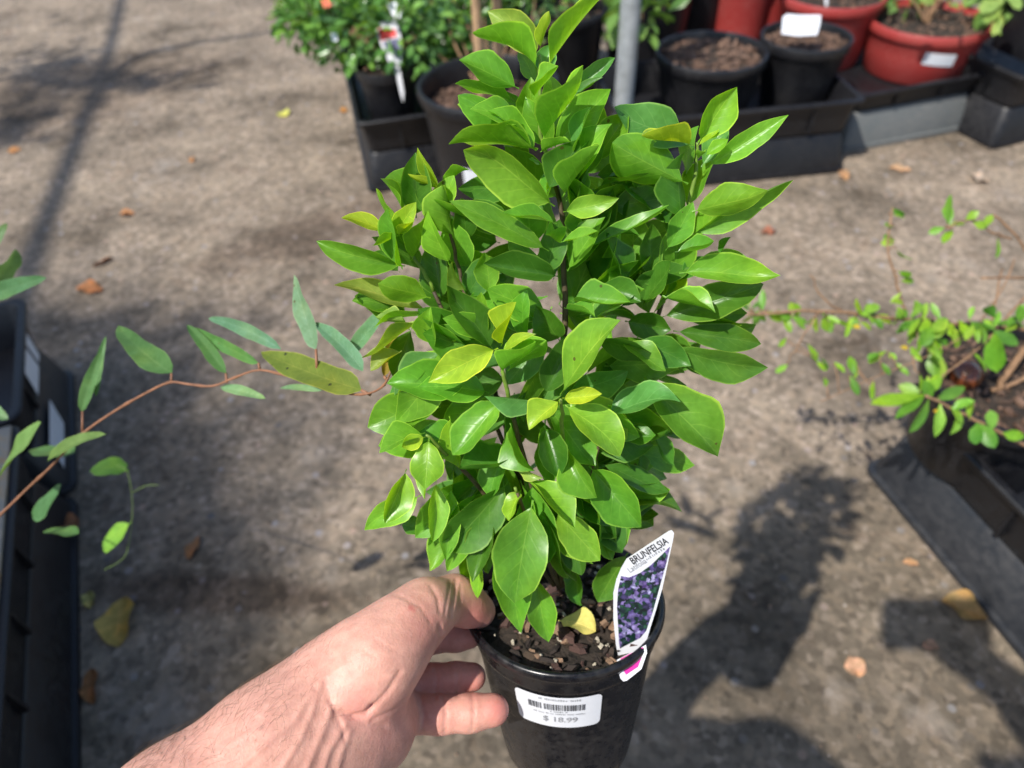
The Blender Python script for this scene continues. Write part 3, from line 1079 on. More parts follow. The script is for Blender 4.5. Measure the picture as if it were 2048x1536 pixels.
tag_text('title_text', 'BRUNFELSIA', (1262, 1124), (1334, 1081), .0062, MAT['ink_dark'], .012)
tag_text('subtitle_text', 'Latifolia', (1257, 1142), (1291, 1121), .0050, MAT['ink'])
A_, B_ = on_plane(1294, 1121, .0005), on_plane(1331, 1098, .0005)
xd_ = (B_ - A_).normalized()
yd_ = nrm.cross(xd_)
v_, f_ = fine_print(lambda a, b: A_ + xd_ * a + yd_ * b, 0, (B_ - A_).length, 0, .0018, 4)
mk('subtitle_strokes', v_, f_, MAT['ink'], ptag, False)
# tongue outside the rim
q0 = P(1262, 1300, .3735)
tn = (nrm * .4 + (CAM - q0).normalized()).normalized()


def on_t(x, y, off=0.0):
    d = (FW + (x - 1024) / FPX * RT + (768 - y) / FPX * UP)
    t = (q0 + tn * off - CAM).dot(tn) / d.dot(tn)
    return CAM + d * t


v_, f_ = slab([on_t(x, y) for x, y in ((1292, 1290), (1294, 1306), (1283, 1338), (1254, 1361), (1247, 1363), (1241, 1357), (1234, 1330), (1234, 1320))], tn, .0006)
tong = mk('tongue', v_, f_, MAT['paper'], ptag, False)
mk('pink_panel', [on_t(x, y, .0003) for x, y in ((1286, 1294), (1287, 1305), (1276, 1334), (1252, 1350), (1248, 1343), (1241, 1326), (1241, 1317))], [tuple(range(7))], MAT['magenta'], tong, False)


# ------------------------------------------------------------------ leaves
def lprof(s, pw=.85, tp=.72, pet=.07):
    if s < pet: return .05
    q = (s - pet) / (1 - pet)
    m = pw / (pw + tp)
    w = (q ** pw) * ((1 - q) ** tp) / ((m ** pw) * ((1 - m) ** tp))
    return max(.012, w)


def leaf_geo(b, t, n, W, r, bend=.08, fold=.25, wave=.03, curl=0.0, side=0.0, pw=.85, tp=.72, nl=14, nw=6, pet=.07, twist=0.0, tipc=0.0, roll=0.0):
    L = (t - b).length
    T0 = (t - b) / L
    n = (n - T0 * n.dot(T0)).normalized()
    if roll: n = Matrix.Rotation(roll, 3, T0) @ n
    S = T0.cross(n)
    c = (b + t) / 2 + n * bend * L + S * side * L
    V, UV, Fc = [], [], []
    ph = r.uniform(0, 6.28)
    ph2 = r.uniform(0, 6.28)
    asym = r.uniform(-.08, .08)
    for i in range(nl + 1):
        s = i / nl
        p = (1 - s) ** 2 * b + 2 * s * (1 - s) * c + s * s * t + n * (L * tipc * (s ** 4 - s ** 2) * 1.4)
        T = (2 * (1 - s) * (c - b) + 2 * s * (t - c)).normalized()
        ni = (n - T * n.dot(T)).normalized()
        if twist:
            ni = Matrix.Rotation(twist * (s - .3), 3, T) @ ni
        si = T.cross(ni)
        w = W / 2 * lprof(s, pw, tp, pet) * (1 + .05 * math.sin(11 * s + ph) + .03 * math.sin(23 * s + ph2))
        for j in range(nw + 1):
            u = -1 + 2 * j / nw
            a = abs(u)
            wv = wave * W * a * a * math.sin(s * 9.0 + (ph if u > 0 else ph2)) * min(1, 4 * s * (1 - s) + .2)
            q = p + si * (u * w * math.cos(fold) * (1 + asym * (1 if u > 0 else -1))) + ni * (a * w * math.sin(fold) + curl * w * a * a + wv)
            V.append(q)
            UV.append((.5 + u / 2, s))
    for i in range(nl):
        for j in range(nw):
            k = i * (nw + 1) + j
            Fc.append((k, k + 1, k + nw + 2, k + nw + 1))
    return V, Fc, UV


COL = dict(y=(.36, .54, .035), b=(.205, .46, .038), m=(.140, .37, .032), d=(.072, .215, .023), k=(.120, .31, .065), w=(.29, .43, .09), o=(.30, .22, .03))  # k: sky reflection put into the leaf colour as a bluish tint


def zax(y):
    return .31 + (y - 60) / (1185 - 60) * .10


def leaf_normal(v, cls, r, jit=.22):
    rv = Vector((r.gauss(0, jit), r.gauss(0, jit), r.gauss(0, jit)))
    if cls == 'L': n = v + TOSUN * 1.05 + rv * .5
    elif cls == 'S': n = Vector((0, 0, .9)) - v * .35 + TOSUN * .25 + rv
    else: n = -v * .45 + TOSUN * .30 + Vector((0, 0, .30)) + rv * 1.35
    return n.normalized()


def add_leaf(parent, bx, by, Zb, tx, ty, Zt, W, cls, col, r, mat, nm=None, jit=.22, wmax=.6, into=None, **kw):
    b, t = P(bx, by, Zb), P(tx, ty, Zt)
    v = ((b + t) / 2 - CAM).normalized()
    n = leaf_normal(v, cls, r, jit)
    T0 = (t - b).normalized()
    n = (n - T0 * n.dot(T0)).normalized()
    S = T0.cross(n)
    # apparent width across the leaf's image direction
    im = Vector(((t - b).dot(RT), (t - b).dot(UP), 0)).normalized()
    sp = Vector((S.dot(RT), S.dot(UP), 0))
    fac = max(.42, abs(sp.x * -im.y + sp.y * im.x))
    Wm = W * (Zb + Zt) / 2 / FPX / fac
    Wm = min(Wm, (t - b).length * wmax)
    V, Fc, UV = leaf_geo(b, t, n, Wm, r, **kw)
    if into is not None:
        k = len(into[0])
        into[0].extend(V)
        into[1].extend(tuple(i + k for i in g) for g in Fc)
        into[2].extend(UV)
        return None
    o = mk('leaf', V, Fc, mat, parent, True, UV, origin=b)
    c = COL[col] if isinstance(col, str) else col
    g = r.uniform(.86, 1.14)
    o.color = (c[0] * g * r.uniform(.88, 1.12), c[1] * g, c[2] * g * r.uniform(.8, 1.2), 1)
    return o


SHRUB = '''
1078 142 945 66 66 L b 4 10 .30 .10
1072 120 975 22 60 U w -6 -2 .32 .10
1080 98 1098 22 26 L y 2 4 .02 .25
1092 138 1210 -12 58 L b 8 12 .04 .10
1038 178 918 120 34 L m 6 8 -.05 .25
1066 197 1117 132 52 L m 10 16 .05 .2
1074 168 1036 104 42 U k -10 -12 .05 .1
1082 155 1102 88 42 U k -12 -14 .05 .1
1084 286 1166 130 60 L b 14 26 .05 .15
1140 192 1230 115 32 U k -4 -2 .05 .25
1138 202 1206 155 22 U d -4 0 .05 .25
1106 292 1221 178 64 U m 2 8 .06 .15
1032 206 910 168 30 L m -4 -4 .06 .2
1072 282 916 190 58 L m 6 10 .12 .2
1000 276 915 208 38 U b -14 -16 .05 .1
1072 302 975 222 52 U b 12 18 .06 .22
1076 298 898 289 40 L b 14 22 .10 .1
1076 244 1008 180 40 U k -8 -10 .05 .15
1132 402 1225 247 84 U m 8 14 .05 .12
1126 394 1198 290 62 L b 22 38 .08 .2
1080 305 1140 284 22 L b 12 18 .06 .2
1110 412 927 300 62 U b 20 30 .06 .12
1082 330 1058 318 18 S m 0 4 .05 .2
1098 502 899 402 54 U m 22 30 .07 .20
1114 448 1005 424 36 S m 24 34 .10 .45
1126 424 1238 396 40 U b 26 36 .12 .10
1120 484 1197 462 38 S m 28 44 -.08 .5
1122 486 1091 470 26 S m 24 36 -.08 .5
1168 500 1338 410 34 U m 16 20 -.06 .35
1118 553 967 527 62 U d 22 36 .05 .5
1130 642 1266 345 88 U d -14 -22 .06 .15
1302 642 1268 408 100 U d -26 -34 .05 .15
1140 602 1260 604 54 U m 30 44 .02 .4
1196 572 1282 604 72 U d 18 30 .02 .35
1128 616 1190 634 34 L m 34 48 -.05 .45
1120 682 1072 612 74 U d 10 16 .05 .2
986 702 894 571 58 U d 26 36 .06 .3
1003 692 1032 604 58 U y 36 44 .06 .2
1004 702 1072 668 24 U y 40 50 .06 .25
1000 746 1072 684 28 L b 40 48 .05 .3
1016 742 1093 681 28 L b 36 44 .05 .3
996 696 857 765 64 U y 38 50 .08 .15
1046 684 1054 578 44 U m 18 22 .05 .2
972 684 962 584 36 U b 22 26 .05 .2
878 378 835 295 27 U y 0 6 .05 .3
880 380 816 348 20 L y 2 8 .05 .3
872 386 770 357 42 L m 0 6 .06 .2
908 476 884 371 70 L b 2 10 .10 .25
886 376 938 340 27 L b -4 -2 .05 .2
792 470 752 377 42 U b 4 8 .05 .25
786 472 832 404 38 U y 10 14 .12 .1
796 472 829 442 17 L y 12 18 .05 .3
780 466 683 436 22 L y 8 14 .06 .2
800 472 744 491 24 L b 10 18 .06 .2
810 532 633 482 46 U m 4 12 .05 .25
800 545 735 512 42 U d -4 -4 .05 .2
824 522 851 424 27 L b 6 10 .05 .3
861 596 756 567 60 L b 10 22 .10 .2
882 602 860 488 52 U d -4 -6 .05 .2
862 622 668 570 44 L w 4 12 .08 .15
908 522 855 462 22 L d -2 -2 .06 .2
934 582 903 524 44 L w 10 16 .16 .3
980 592 968 504 48 U b 12 16 -.16 .3
1000 486 912 452 52 U d -18 -22 .05 .2
1062 472 954 354 62 U m -16 -22 .06 .15
850 642 724 716 62 L w 12 22 .12 .25
872 692 862 614 64 U b 20 26 .08 .25
812 642 752 634 32 L w 4 6 .05 .2
1120 790 1241 641 104 U b 44 60 .06 .10
1125 796 1204 788 32 U y 50 62 .05 .2
1120 800 1058 860 56 U y 52 62 .10 .12
1128 810 1240 913 96 U b 48 58 .10 .10
1092 800 968 792 80 U k 42 48 .12 .10
1004 800 905 910 94 U m 40 52 .10 .10
978 786 835 775 74 U m 30 40 .10 .18
884 700 789 792 66 U k 22 32 .08 .15
804 702 741 742 60 U w 14 20 .08 .15
1088 792 1156 665 54 U d 22 28 .05 .2
1212 832 1361 804 84 U k 36 44 .08 .12
850 866 759 906 76 U b 44 56 .14 .10
850 874 804 894 32 U y 50 58 .08 .2
858 876 850 979 66 U b 50 62 .08 .12
876 890 850 998 58 U b 40 54 .08 .2
900 832 918 936 48 L b 30 40 .08 .3
1036 934 918 938 72 U d 36 48 .10 .40
1022 846 1070 942 64 U m 44 56 .10 .30
1088 852 1118 956 60 U d 40 54 .08 .40
1030 926 1086 956 24 L w 40 50 .05 .3
1122 882 1194 996 68 U m 44 58 .08 .25
1178 932 1283 1054 76 U m 38 52 .10 .18
1238 872 1312 870 72 U d 26 32 .08 .2
1298 862 1348 932 38 U d 8 10 .08 .2
1280 902 1275 950 30 U d 10 14 .08 .2
1388 294 1228 214 84 U k -6 0 .08 .12
1396 284 1474 174 62 U b 2 6 .12 .15
1410 336 1577 230 46 U b 4 10 -.04 .25
1386 292 1284 272 28 L y 6 14 .10 .2
1376 368 1225 286 58 L m 6 14 .10 .2
1396 292 1438 258 16 U y 6 8 .05 .2
1410 312 1456 278 22 U b 8 12 .08 .2
1396 318 1412 304 26 L b 10 16 .05 .2
1402 334 1455 238 44 U k -10 -14 .05 .15
1376 472 1586 360 52 U m 0 6 .05 .25
1384 424 1536 380 30 L b 8 16 .02 .25
1350 505 1428 482 38 L m 12 22 -.12 .4
1362 452 1308 344 62 U d -14 -18 .05 .15
1346 472 1318 398 62 U d -18 -22 .05 .15
1358 546 1561 551 66 U m 10 22 .10 .22
1318 636 1527 568 66 U d 2 6 .06 .2
1324 592 1431 626 42 L m 16 28 -.08 .45
1440 512 1462 474 36 U d -6 -8 .05 .3
1338 692 1536 735 78 U d 14 22 .10 .22
1346 662 1522 688 52 U d 2 4 .08 .2
1238 682 1332 742 52 U m 24 32 .08 .25
1250 642 1342 660 60 U d 10 12 .05 .2
1268 682 1382 732 60 U d 18 24 .08 .2
1350 722 1428 748 42 U d 4 8 .05 .2
1288 756 1436 913 96 U m 20 32 .10 .12
1360 562 1412 514 32 U d -4 -6 .05 .2
812 938 770 1047 54 U b 40 52 .06 .15
842 990 729 1060 56 U b 28 40 .06 .2
872 960 866 1084 42 U b 34 46 .06 .2
902 970 892 1123 44 U b 28 40 .05 .2
932 1002 860 1142 38 U m 20 30 .05 .2
962 1012 894 1142 46 U m 24 34 .05 .2
988 1022 945 1164 58 U d 30 40 .06 .25
962 1102 955 1196 32 U b 26 32 .05 .2
1012 1046 1042 1266 76 U m 32 48 .08 .10
1066 1000 1030 1206 76 U m 42 56 .06 .22
1072 1150 1097 1284 56 U m 30 42 .08 .22
1050 958 1150 1056 72 U b 46 60 .06 .2
1110 1020 1200 1121 62 U b 36 48 .06 .2
1092 1040 1186 1128 38 U b 30 40 .05 .2
1042 980 1018 1042 48 U b 34 46 .08 .2
1096 1070 1136 1157 38 U m 22 30 .05 .2
1150 1122 1165 1212 40 U d 6 12 .05 .15
1256 1106 1196 1204 72 U d 8 14 .06 .1
1228 1000 1316 998 58 U d 10 14 .05 .2
1170 1032 1242 1056 42 U d 14 20 .05 .2
800 1050 856 1062 36 U d 16 20 .05 .2
1024 1060 1028 1040 16 U y 24 26 .05 .2
1150 880 1190 960 50 U d 20 26 .06 .2
1255 850 1190 960 60 U d 10 16 .06 .2
940 860 900 960 44 U d 14 22 .06 .2
1000 990 960 1080 40 U d 10 16 .05 .2
'''
shrub = empty('shrub', PM @ Vector((0, 0, -.012)), 'glossy green leafy shrub growing in the hand-held black pot', 'shrub')
r = random.Random(21)
for line in SHRUB.strip().splitlines():
    q = line.split()
    bx, by, tx, ty, W = map(float, q[:5])
    ob_, ot_ = float(q[7]), float(q[8])
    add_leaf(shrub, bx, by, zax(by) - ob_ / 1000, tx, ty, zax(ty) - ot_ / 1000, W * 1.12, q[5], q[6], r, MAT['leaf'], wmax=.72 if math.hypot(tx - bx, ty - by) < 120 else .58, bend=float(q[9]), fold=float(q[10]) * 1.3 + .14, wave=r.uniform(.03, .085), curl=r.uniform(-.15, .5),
             pw=r.uniform(.80, 1.05), tp=r.uniform(.85, 1.15), side=r.uniform(-.07, .07), twist=r.uniform(-.55, .55), tipc=r.uniform(-.25, .35), roll=r.gauss(0, .42))
# further leaves of the whorls, filling between the others
def whorl(n, x0, x1, y0, y1, cx, cy, down, off0, off1, L0, L1, cols, cls='UUS', spread=.45):
    for _ in range(n):
        x, y = r.uniform(x0, x1), r.uniform(y0, y1)
        an = math.atan2((y - cy) / 120 + down, (x - cx) / 100) + r.gauss(0, spread)
        L = r.uniform(L0, L1)
        o_ = r.uniform(off0, off1)
        add_leaf(shrub, x, y, zax(y) - o_ / 1000, x + L * math.cos(an), y + L * math.sin(an), zax(y + L * math.sin(an)) - (o_ + r.uniform(0, 14)) / 1000, r.uniform(.46, .58) * L, r.choice(cls), r.choice(cols), r, MAT['leaf'], jit=.3,
                 bend=r.uniform(.02, .12), fold=r.uniform(.15, .5), wave=r.uniform(.03, .08), curl=r.uniform(-.1, .4), pw=r.uniform(.80, 1.05), tp=r.uniform(.85, 1.15), side=r.uniform(-.07, .07), twist=r.uniform(-.6, .6), tipc=r.uniform(-.2, .35), roll=r.gauss(0, .6))


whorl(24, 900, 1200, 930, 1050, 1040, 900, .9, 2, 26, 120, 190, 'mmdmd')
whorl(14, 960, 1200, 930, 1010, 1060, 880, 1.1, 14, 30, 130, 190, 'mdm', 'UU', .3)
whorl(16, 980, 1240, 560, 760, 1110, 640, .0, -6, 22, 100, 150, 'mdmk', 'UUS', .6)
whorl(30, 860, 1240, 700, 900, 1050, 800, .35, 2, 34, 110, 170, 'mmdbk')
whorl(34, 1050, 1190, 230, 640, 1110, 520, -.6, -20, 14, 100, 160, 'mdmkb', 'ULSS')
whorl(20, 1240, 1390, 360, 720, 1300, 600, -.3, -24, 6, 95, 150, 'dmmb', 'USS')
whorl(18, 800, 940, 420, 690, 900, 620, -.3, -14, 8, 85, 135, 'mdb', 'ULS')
# shaded leaves of the inner crown
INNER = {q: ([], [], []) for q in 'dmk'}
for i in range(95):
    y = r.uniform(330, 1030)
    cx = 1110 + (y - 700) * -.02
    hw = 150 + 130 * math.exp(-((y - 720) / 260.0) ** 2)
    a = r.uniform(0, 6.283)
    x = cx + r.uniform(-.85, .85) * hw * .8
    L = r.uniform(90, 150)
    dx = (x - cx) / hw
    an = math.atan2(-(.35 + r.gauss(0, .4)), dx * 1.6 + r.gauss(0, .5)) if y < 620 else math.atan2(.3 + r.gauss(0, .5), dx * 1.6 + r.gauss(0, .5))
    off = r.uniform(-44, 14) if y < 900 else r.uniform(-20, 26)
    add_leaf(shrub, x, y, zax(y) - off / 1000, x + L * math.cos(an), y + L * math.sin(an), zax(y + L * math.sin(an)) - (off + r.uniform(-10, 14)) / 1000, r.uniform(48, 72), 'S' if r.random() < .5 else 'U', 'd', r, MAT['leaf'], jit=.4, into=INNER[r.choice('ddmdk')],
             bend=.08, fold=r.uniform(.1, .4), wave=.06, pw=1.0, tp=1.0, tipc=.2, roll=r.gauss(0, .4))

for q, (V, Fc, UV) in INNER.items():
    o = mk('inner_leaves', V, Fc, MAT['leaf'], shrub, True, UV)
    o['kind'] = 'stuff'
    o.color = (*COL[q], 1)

STEMS = [
    ([(1120, 1175, .412, 3.4), (1124, 1000, .396, 3.0), (1126, 760, .372, 2.6), (1130, 590, .357, 2.2), (1124, 430, .342, 1.9), (1098, 330, .333, 1.7), (1081, 270, .327, 1.5), (1080, 190, .320, 1.3), (1079, 110, .313, 1.0)], .62),
    ([(1128, 1165, .41, 2.6), (1190, 960, .398, 2.3), (1262, 770, .385, 2.1), (1312, 640, .375, 1.9), (1350, 520, .364, 1.8), (1376, 430, .352, 1.7), (1392, 330, .343, 1.4), (1396, 285, .338, 1.0)], .70),
    ([(1112, 1165, .41, 2.4), (1040, 960, .392, 2.0), (985, 760, .374, 1.8), (935, 600, .357, 1.6), (908, 500, .348, 1.4), (880, 380, .337, 1.0)], .85),
    ([(1040, 960, .392, 1.8), (950, 760, .366, 1.7), (885, 620, .357, 1.5), (845, 540, .350, 1.4), (796, 472, .342, 1.0)], .6),
    ([(1116, 1170, .408, 2.2), (1060, 960, .365, 1.9), (1012, 780, .340, 1.6), (1002, 700, .331, 1.1)], .6),
    ([(1122, 1170, .408, 2.2), (1128, 980, .360, 1.9), (1124, 860, .338, 1.6), (1122, 798, .325, 1.1)], .6),
    ([(1108, 1170, .408, 2.2), (980, 1000, .370, 1.8), (890, 905, .345, 1.5), (855, 870, .335, 1.0)], .6),
    ([(1118, 1172, .408, 2.0), (1060, 1050, .368, 1.6), (1030, 975, .352, 1.2)], .9),
    ([(1126, 1172, .408, 2.0), (1180, 960, .365, 1.6), (1212, 832, .345, 1.2)], .8),
]
for pts, gfrom in STEMS:
    pp = smooth_path(pts, 5)
    w = [P(q[0] + rnd.gauss(0, 1.2), q[1], q[2]) for q in pp]
    rd = [q[3] / 1000 * .66 for q in pp]
    k = max(2, min(len(w) - 2, int(len(w) * gfrom)))
    v_, f_ = tube(w[:k + 1], rd[:k + 1], 10)
    mk('stem', v_, f_, MAT['bark_stem'], shrub)
    v_, f_ = tube(w[k:], rd[k:], 10)
    mk('shoot', v_, f_, MAT['green_stem'], shrub)

# yellowed leaf lying on the potting mix
b, t = PM @ Vector((-.004, -.012, -.007)), PM @ Vector((.016, -.022, -.006))
V, Fc, UV = leaf_geo(b, t, AX, .018, r, .2, .3, .1)
o = mk('fallen_leaf', V, Fc, MAT['dead_leaf'], None, True, UV, origin=b)
o.color = (.62, .58, .16, 1)
tag(o, 'yellowed leaf lying on the bark inside the held pot', 'leaf', 'fallen leaves')

# pale drooping leaves over the square pot at the top right
sprig = empty('leafy_sprig', P(2010, -30, 1.80), 'pale green leaves drooping beside the square black pot at top right', 'plant')
v_, f_ = tube([P(*q) for q in smooth_path([(2012, -60, 1.82), (2004, -10, 1.80), (1998, 40, 1.79), (2000, 70, 1.79)], 4)], [.003] * 13, 6)
mk('stem', v_, f_, MAT['green_stem'], sprig)
for bx, by, tx, ty, W in ((2004, -8, 1962, 28, 34), (2000, 15, 1974, 48, 30), (2002, 30, 1985, 72, 18), (2010, -20, 2040, 20, 30), (2004, -30, 1970, -10, 30), (1870, 5, 1838, -8, 16), (1930, -10, 1926, 14, 12)):
    add_leaf(sprig if bx > 1950 else sprig, bx, by, 1.80, tx, ty, 1.79, W, 'U', (.30, .42, .10), r, MAT['small_leaf'], bend=.1, fold=.1, pw=.5, tp=.5, nl=6, nw=2)

# ------------------------------------------------------------------ trailing vine on the left
def vz(x):
    return .372 + max(0, (780 - x)) / 780 * .23


vine = empty('vine', G(-330, 1010, .118), 'trailing vine with narrow leaves and reddish stem crossing from the left', 'vine')
vp = [(-60, 1085), (0, 1030), (60, 972), (100, 935), (165, 868), (225, 825), (285, 790), (338, 765), (375, 768), (425, 772), (470, 755), (520, 740), (585, 755), (650, 772), (700, 788), (740, 786), (768, 770), (782, 742)]
pp = smooth_path([(x, y, vz(x)) for x, y in vp], 4)
root_ = G(-330, 1010, .118)
w = [Vector(tuple(q)) for q in smooth_path([tuple(root_), tuple((root_ + P(-60, 1085, vz(0))) / 2 + Vector((0, 0, .10))), tuple(P(-60, 1085, vz(-60)))], 4)][:-1] + [P(*q) for q in pp]
v_, f_ = tube(w, [(.00105 - .0005 * i / len(w)) * (1.5 if i % 6 == 0 else 1) for i in range(len(w))], 8)
mk('stem', v_, f_, MAT['vine_stem'], vine)
side_ = [tuple(root_), tuple(root_ + Vector((.03, .02, .22))), tuple(P(-70, 760, .63)), tuple(P(-32, 610, .625)), tuple(P(-16, 540, .625)), tuple(P(-14, 490, .63))]
pp = smooth_path(side_, 5)
v_, f_ = tube(pp, [.0011 - .0006 * i / len(pp) for i in range(len(pp))], 7)
mk('stem', v_, f_, MAT['vine_stem'], vine)
VINE = '''
722 780 522 704 66 U o6 0 6
768 752 796 650 27 U br 0 0
726 742 625 645 40 U g2 -14 -10
632 698 588 550 50 U g2 -10 -6
700 712 792 605 42 U g2 -30 -34
562 698 417 637 34 U g2 -8 -4
517 726 386 655 30 U g1 -4 -4
452 746 374 650 34 U g1 2 2
343 746 236 652 48 U g1 0 4
163 822 204 700 30 U g1 4 8
192 792 212 672 20 U g1 -4 -8
95 922 212 868 32 U g3 4 4
-6 960 82 845 58 U g3 10 14
442 774 531 797 24 U g2 -4 -6
646 780 560 776 16 U g2 -20 -24
-30 600 93 555 42 U g4 -20 -20
-16 570 30 498 28 U g2 -24 -24
-16 500 14 446 24 U g4 -24 -30
66 1038 122 968 42 U g4 -60 -60
157 1068 86 1064 16 U g4 -90 -80
-20 815 16 838 40 U g2 -40 -40
150 905 60 900 26 U g4 -70 -80
'''
VC = dict(o6=(.16, .225, .03), br=(.30, .20, .03), g1=(.085, .20, .055), g2=(.13, .26, .12), g3=(.12, .22, .06), g4=(.07, .16, .05))  # greens kept darker: shade over the vine put into its leaf colours
r = random.Random(31)
for line in VINE.strip().splitlines():
    q = line.split()
    bx, by, tx, ty, W = map(float, q[:5])
    add_leaf(vine, bx, by, vz(max(bx, 0)) - float(q[7]) / 1000, tx, ty, vz(max(tx, 0)) - float(q[8]) / 1000, W * .84, q[5], VC[q[6]], r, MAT['speckled_leaf' if q[6] == 'o6' else 'vine_leaf'], bend=r.uniform(-.02, .08), fold=r.uniform(.12, .5), wave=.06, pw=.36, tp=.62, pet=.03, side=r.uniform(-.08, .08), twist=r.uniform(-.5, .5))
# petioles
for x, y, dx, dy in ((722, 780, 20, 10), (768, 752, 6, 8), (632, 698, 2, 40), (343, 746, 0, 20), (452, 746, 2, 20), (517, 726, 3, 14), (165, 822, 0, 42)):
    v_, f_ = tube([P(x, y, vz(x)), P(x + dx, y + dy, vz(x))], [.0008, .0010], 6)
    mk('petiole', v_, f_, MAT['vine_stem'], vine)
# two hanging leaves with their thin tendril, deeper down
hang = empty('vine_sprig', P(155, 1090, .78), 'thin green tendril with two leaves hanging beside the left trays', 'vine')
pp = smooth_path([(208, 1140, .79), (245, 1118, .785), (258, 1085, .78), (265, 1010, .77), (255, 945, .76), (232, 930, .76)], 5)
v_, f_ = tube([P(*q) for q in pp], [.0003] * len(pp), 6)
mk('tendril', v_, f_, MAT['tendril'], hang)
pp = smooth_path([(266, 985, .77), (290, 972, .77), (318, 970, .77)], 4)
v_, f_ = tube([P(*q) for q in pp], [.00028] * len(pp), 6)
mk('tendril', v_, f_, MAT['tendril'], hang)
add_leaf(hang, 258, 942, .76, 186, 934, .77, 44, 'U', (.06, .16, .02), r, MAT['vine_leaf'], bend=.1, fold=.1, pw=.5, tp=.45)
add_leaf(hang, 262, 1044, .77, 207, 1102, .78, 36, 'U', (.14, .34, .03), r, MAT['vine_leaf'], bend=.05, fold=.2, pw=.6, tp=.6)

# ------------------------------------------------------------------ twiggy seedling in the pot on the right
tr_, cr_, Rr_, Hr_ = nursery_pot((2035, 752), .275, 345, .16, 'black pot with twiggy seedling in the right tray', BP, 'soil', .018, group='pots standing in the trays', chips=200, seed=40, chs=.9)
seed_ = empty('twiggy_shrub', Vector((cr_.x, cr_.y, .255)), 'straggly twig plant with tiny bright leaves in the right tray pot', 'shrub')
SZ = depth(cr_)
TW = [
    ([(1995, 778, 0), (2025, 735, .02), (2075, 660, .05)], 5.0),
    ([(1985, 782, 0), (2075, 745, .0)], 3.0),
    ([(2075, 660, .08), (1960, 652, .10), (1860, 645, .12), (1750, 632, .13), (1640, 622, .14), (1480, 628, .15)], 1.6),
    ([(1812, 636, .13), (1795, 570, .14), (1778, 500, .15), (1784, 415, .16)], 1.0),
    ([(1700, 628, .13), (1650, 600, .14), (1620, 550, .15)], .8),
    ([(2075, 540, .10), (2030, 470, .12), (1985, 428, .13)], 1.2),
    ([(2025, 480, .12), (1985, 465, .13), (1940, 440, .14), (1895, 455, .15)], .9),
    ([(2075, 900, .12), (1980, 855, .14), (1920, 825, .15), (1850, 790, .16)], 1.5),
    ([(2075, 570, .08), (1960, 690, .12), (1845, 785, .15)], 1.0),
    ([(2060, 555, .08), (1962, 557, .12)], 1.2),
    ([(2000, 540, .10), (1980, 650, .11), (1965, 700, .10)], .8),
    ([(2030, 520, .1), (1985, 610, .11), (1900, 690, .13), (1640, 800, .15)], .6),
    ([(1640, 622, .14), (1600, 680, .15), (1580, 720, .15)], .6),
]
r = random.Random(41)
for pts, rad in TW:
    pp = smooth_path([(x, y, SZ - dz) for x, y, dz in pts], 4)
    v_, f_ = tube([P(q[0] + r.gauss(0, 2), q[1] + r.gauss(0, 1.5), q[2]) for q in pp], [rad / 1000 * (1.7 - .7 * i / len(pp)) if rad < 3 else rad / 1000 for i in range(len(pp))], 6)
    mk('twig', v_, f_, MAT['twig'], seed_)
SEED = []
for _ in range(40):                      # uneven tufts along the long twig
    x0 = r.uniform(1485, 2040)
    for _k in range(r.choice((1, 2, 2, 3, 4))):
        x = x0 + r.gauss(0, 9)
        y = 630 + (x - 1640) * .05 + r.gauss(0, 6)
        an = r.choice((1, 1, -1)) * math.radians(r.uniform(20, 150))
        L = r.uniform(18, 46)
        SEED.append((x, y, L * math.cos(an), L * math.sin(an), r.uniform(13, 24), r.uniform(.12, .15)))
for _ in range(26):                      # leaves on the fine drooping side twigs
    x = r.uniform(1560, 1900)
    y = 690 + r.uniform(-20, 75)
    an = math.radians(r.uniform(30, 150))
    L = r.uniform(20, 46)
    SEED.append((x, y, L * math.cos(an), L * math.sin(an), r.uniform(12, 20), r.uniform(.12, .15)))
for y in range(410, 640, 20): SEED.append((1782 + (y - 410) * .12, y + r.gauss(0, 6), r.choice((-1, 1)) * r.uniform(14, 32), r.uniform(-22, 28), r.uniform(10, 18), .15))
for q in ((1890, 455, -34, 12), (1900, 450, -8, -40), (1900, 452, 30, -6), (1930, 440, 28, -18), (1945, 445, 30, 8), (1905, 460, -20, 28), (1995, 475, -4, 42), (1895, 448, 6, -60), (1970, 455, 14, -26)): SEED.append((*q, 18, .14))
for q in ((1850, 790, -110, 18), (1850, 792, -60, 46), (1858, 795, -40, 70), (1856, 788, 24, -40), (1870, 800, 60, -26), (1862, 800, -14, -40), (1880, 806, -10, 68), (1905, 820, 44, -18), (1920, 825, -20, 44), (1940, 838, 8, -36), (1955, 845, -4, 44), (1960, 848, 30, 48), (1985, 858, -4, -38), (2005, 865, 44, 10), (1840, 785, -44, -14), (1900, 812, 26, 36)): SEED.append((*q, 30, .155))
for q in ((1862, 660, 12, 62), (1990, 665, 4, 80), (1985, 650, 66, 6), (1985, 660, 52, 30), (1900, 650, 14, 46), (1942, 702, 30, 42), (1862, 700, 10, 56), (1875, 700, 6, 60)): SEED.append((*q, 30, .12))
tw_pts = []
for pts, rad in TW:
    tw_pts += [tuple(q) for q in smooth_path(pts, 10)]
fv, ff = [], []
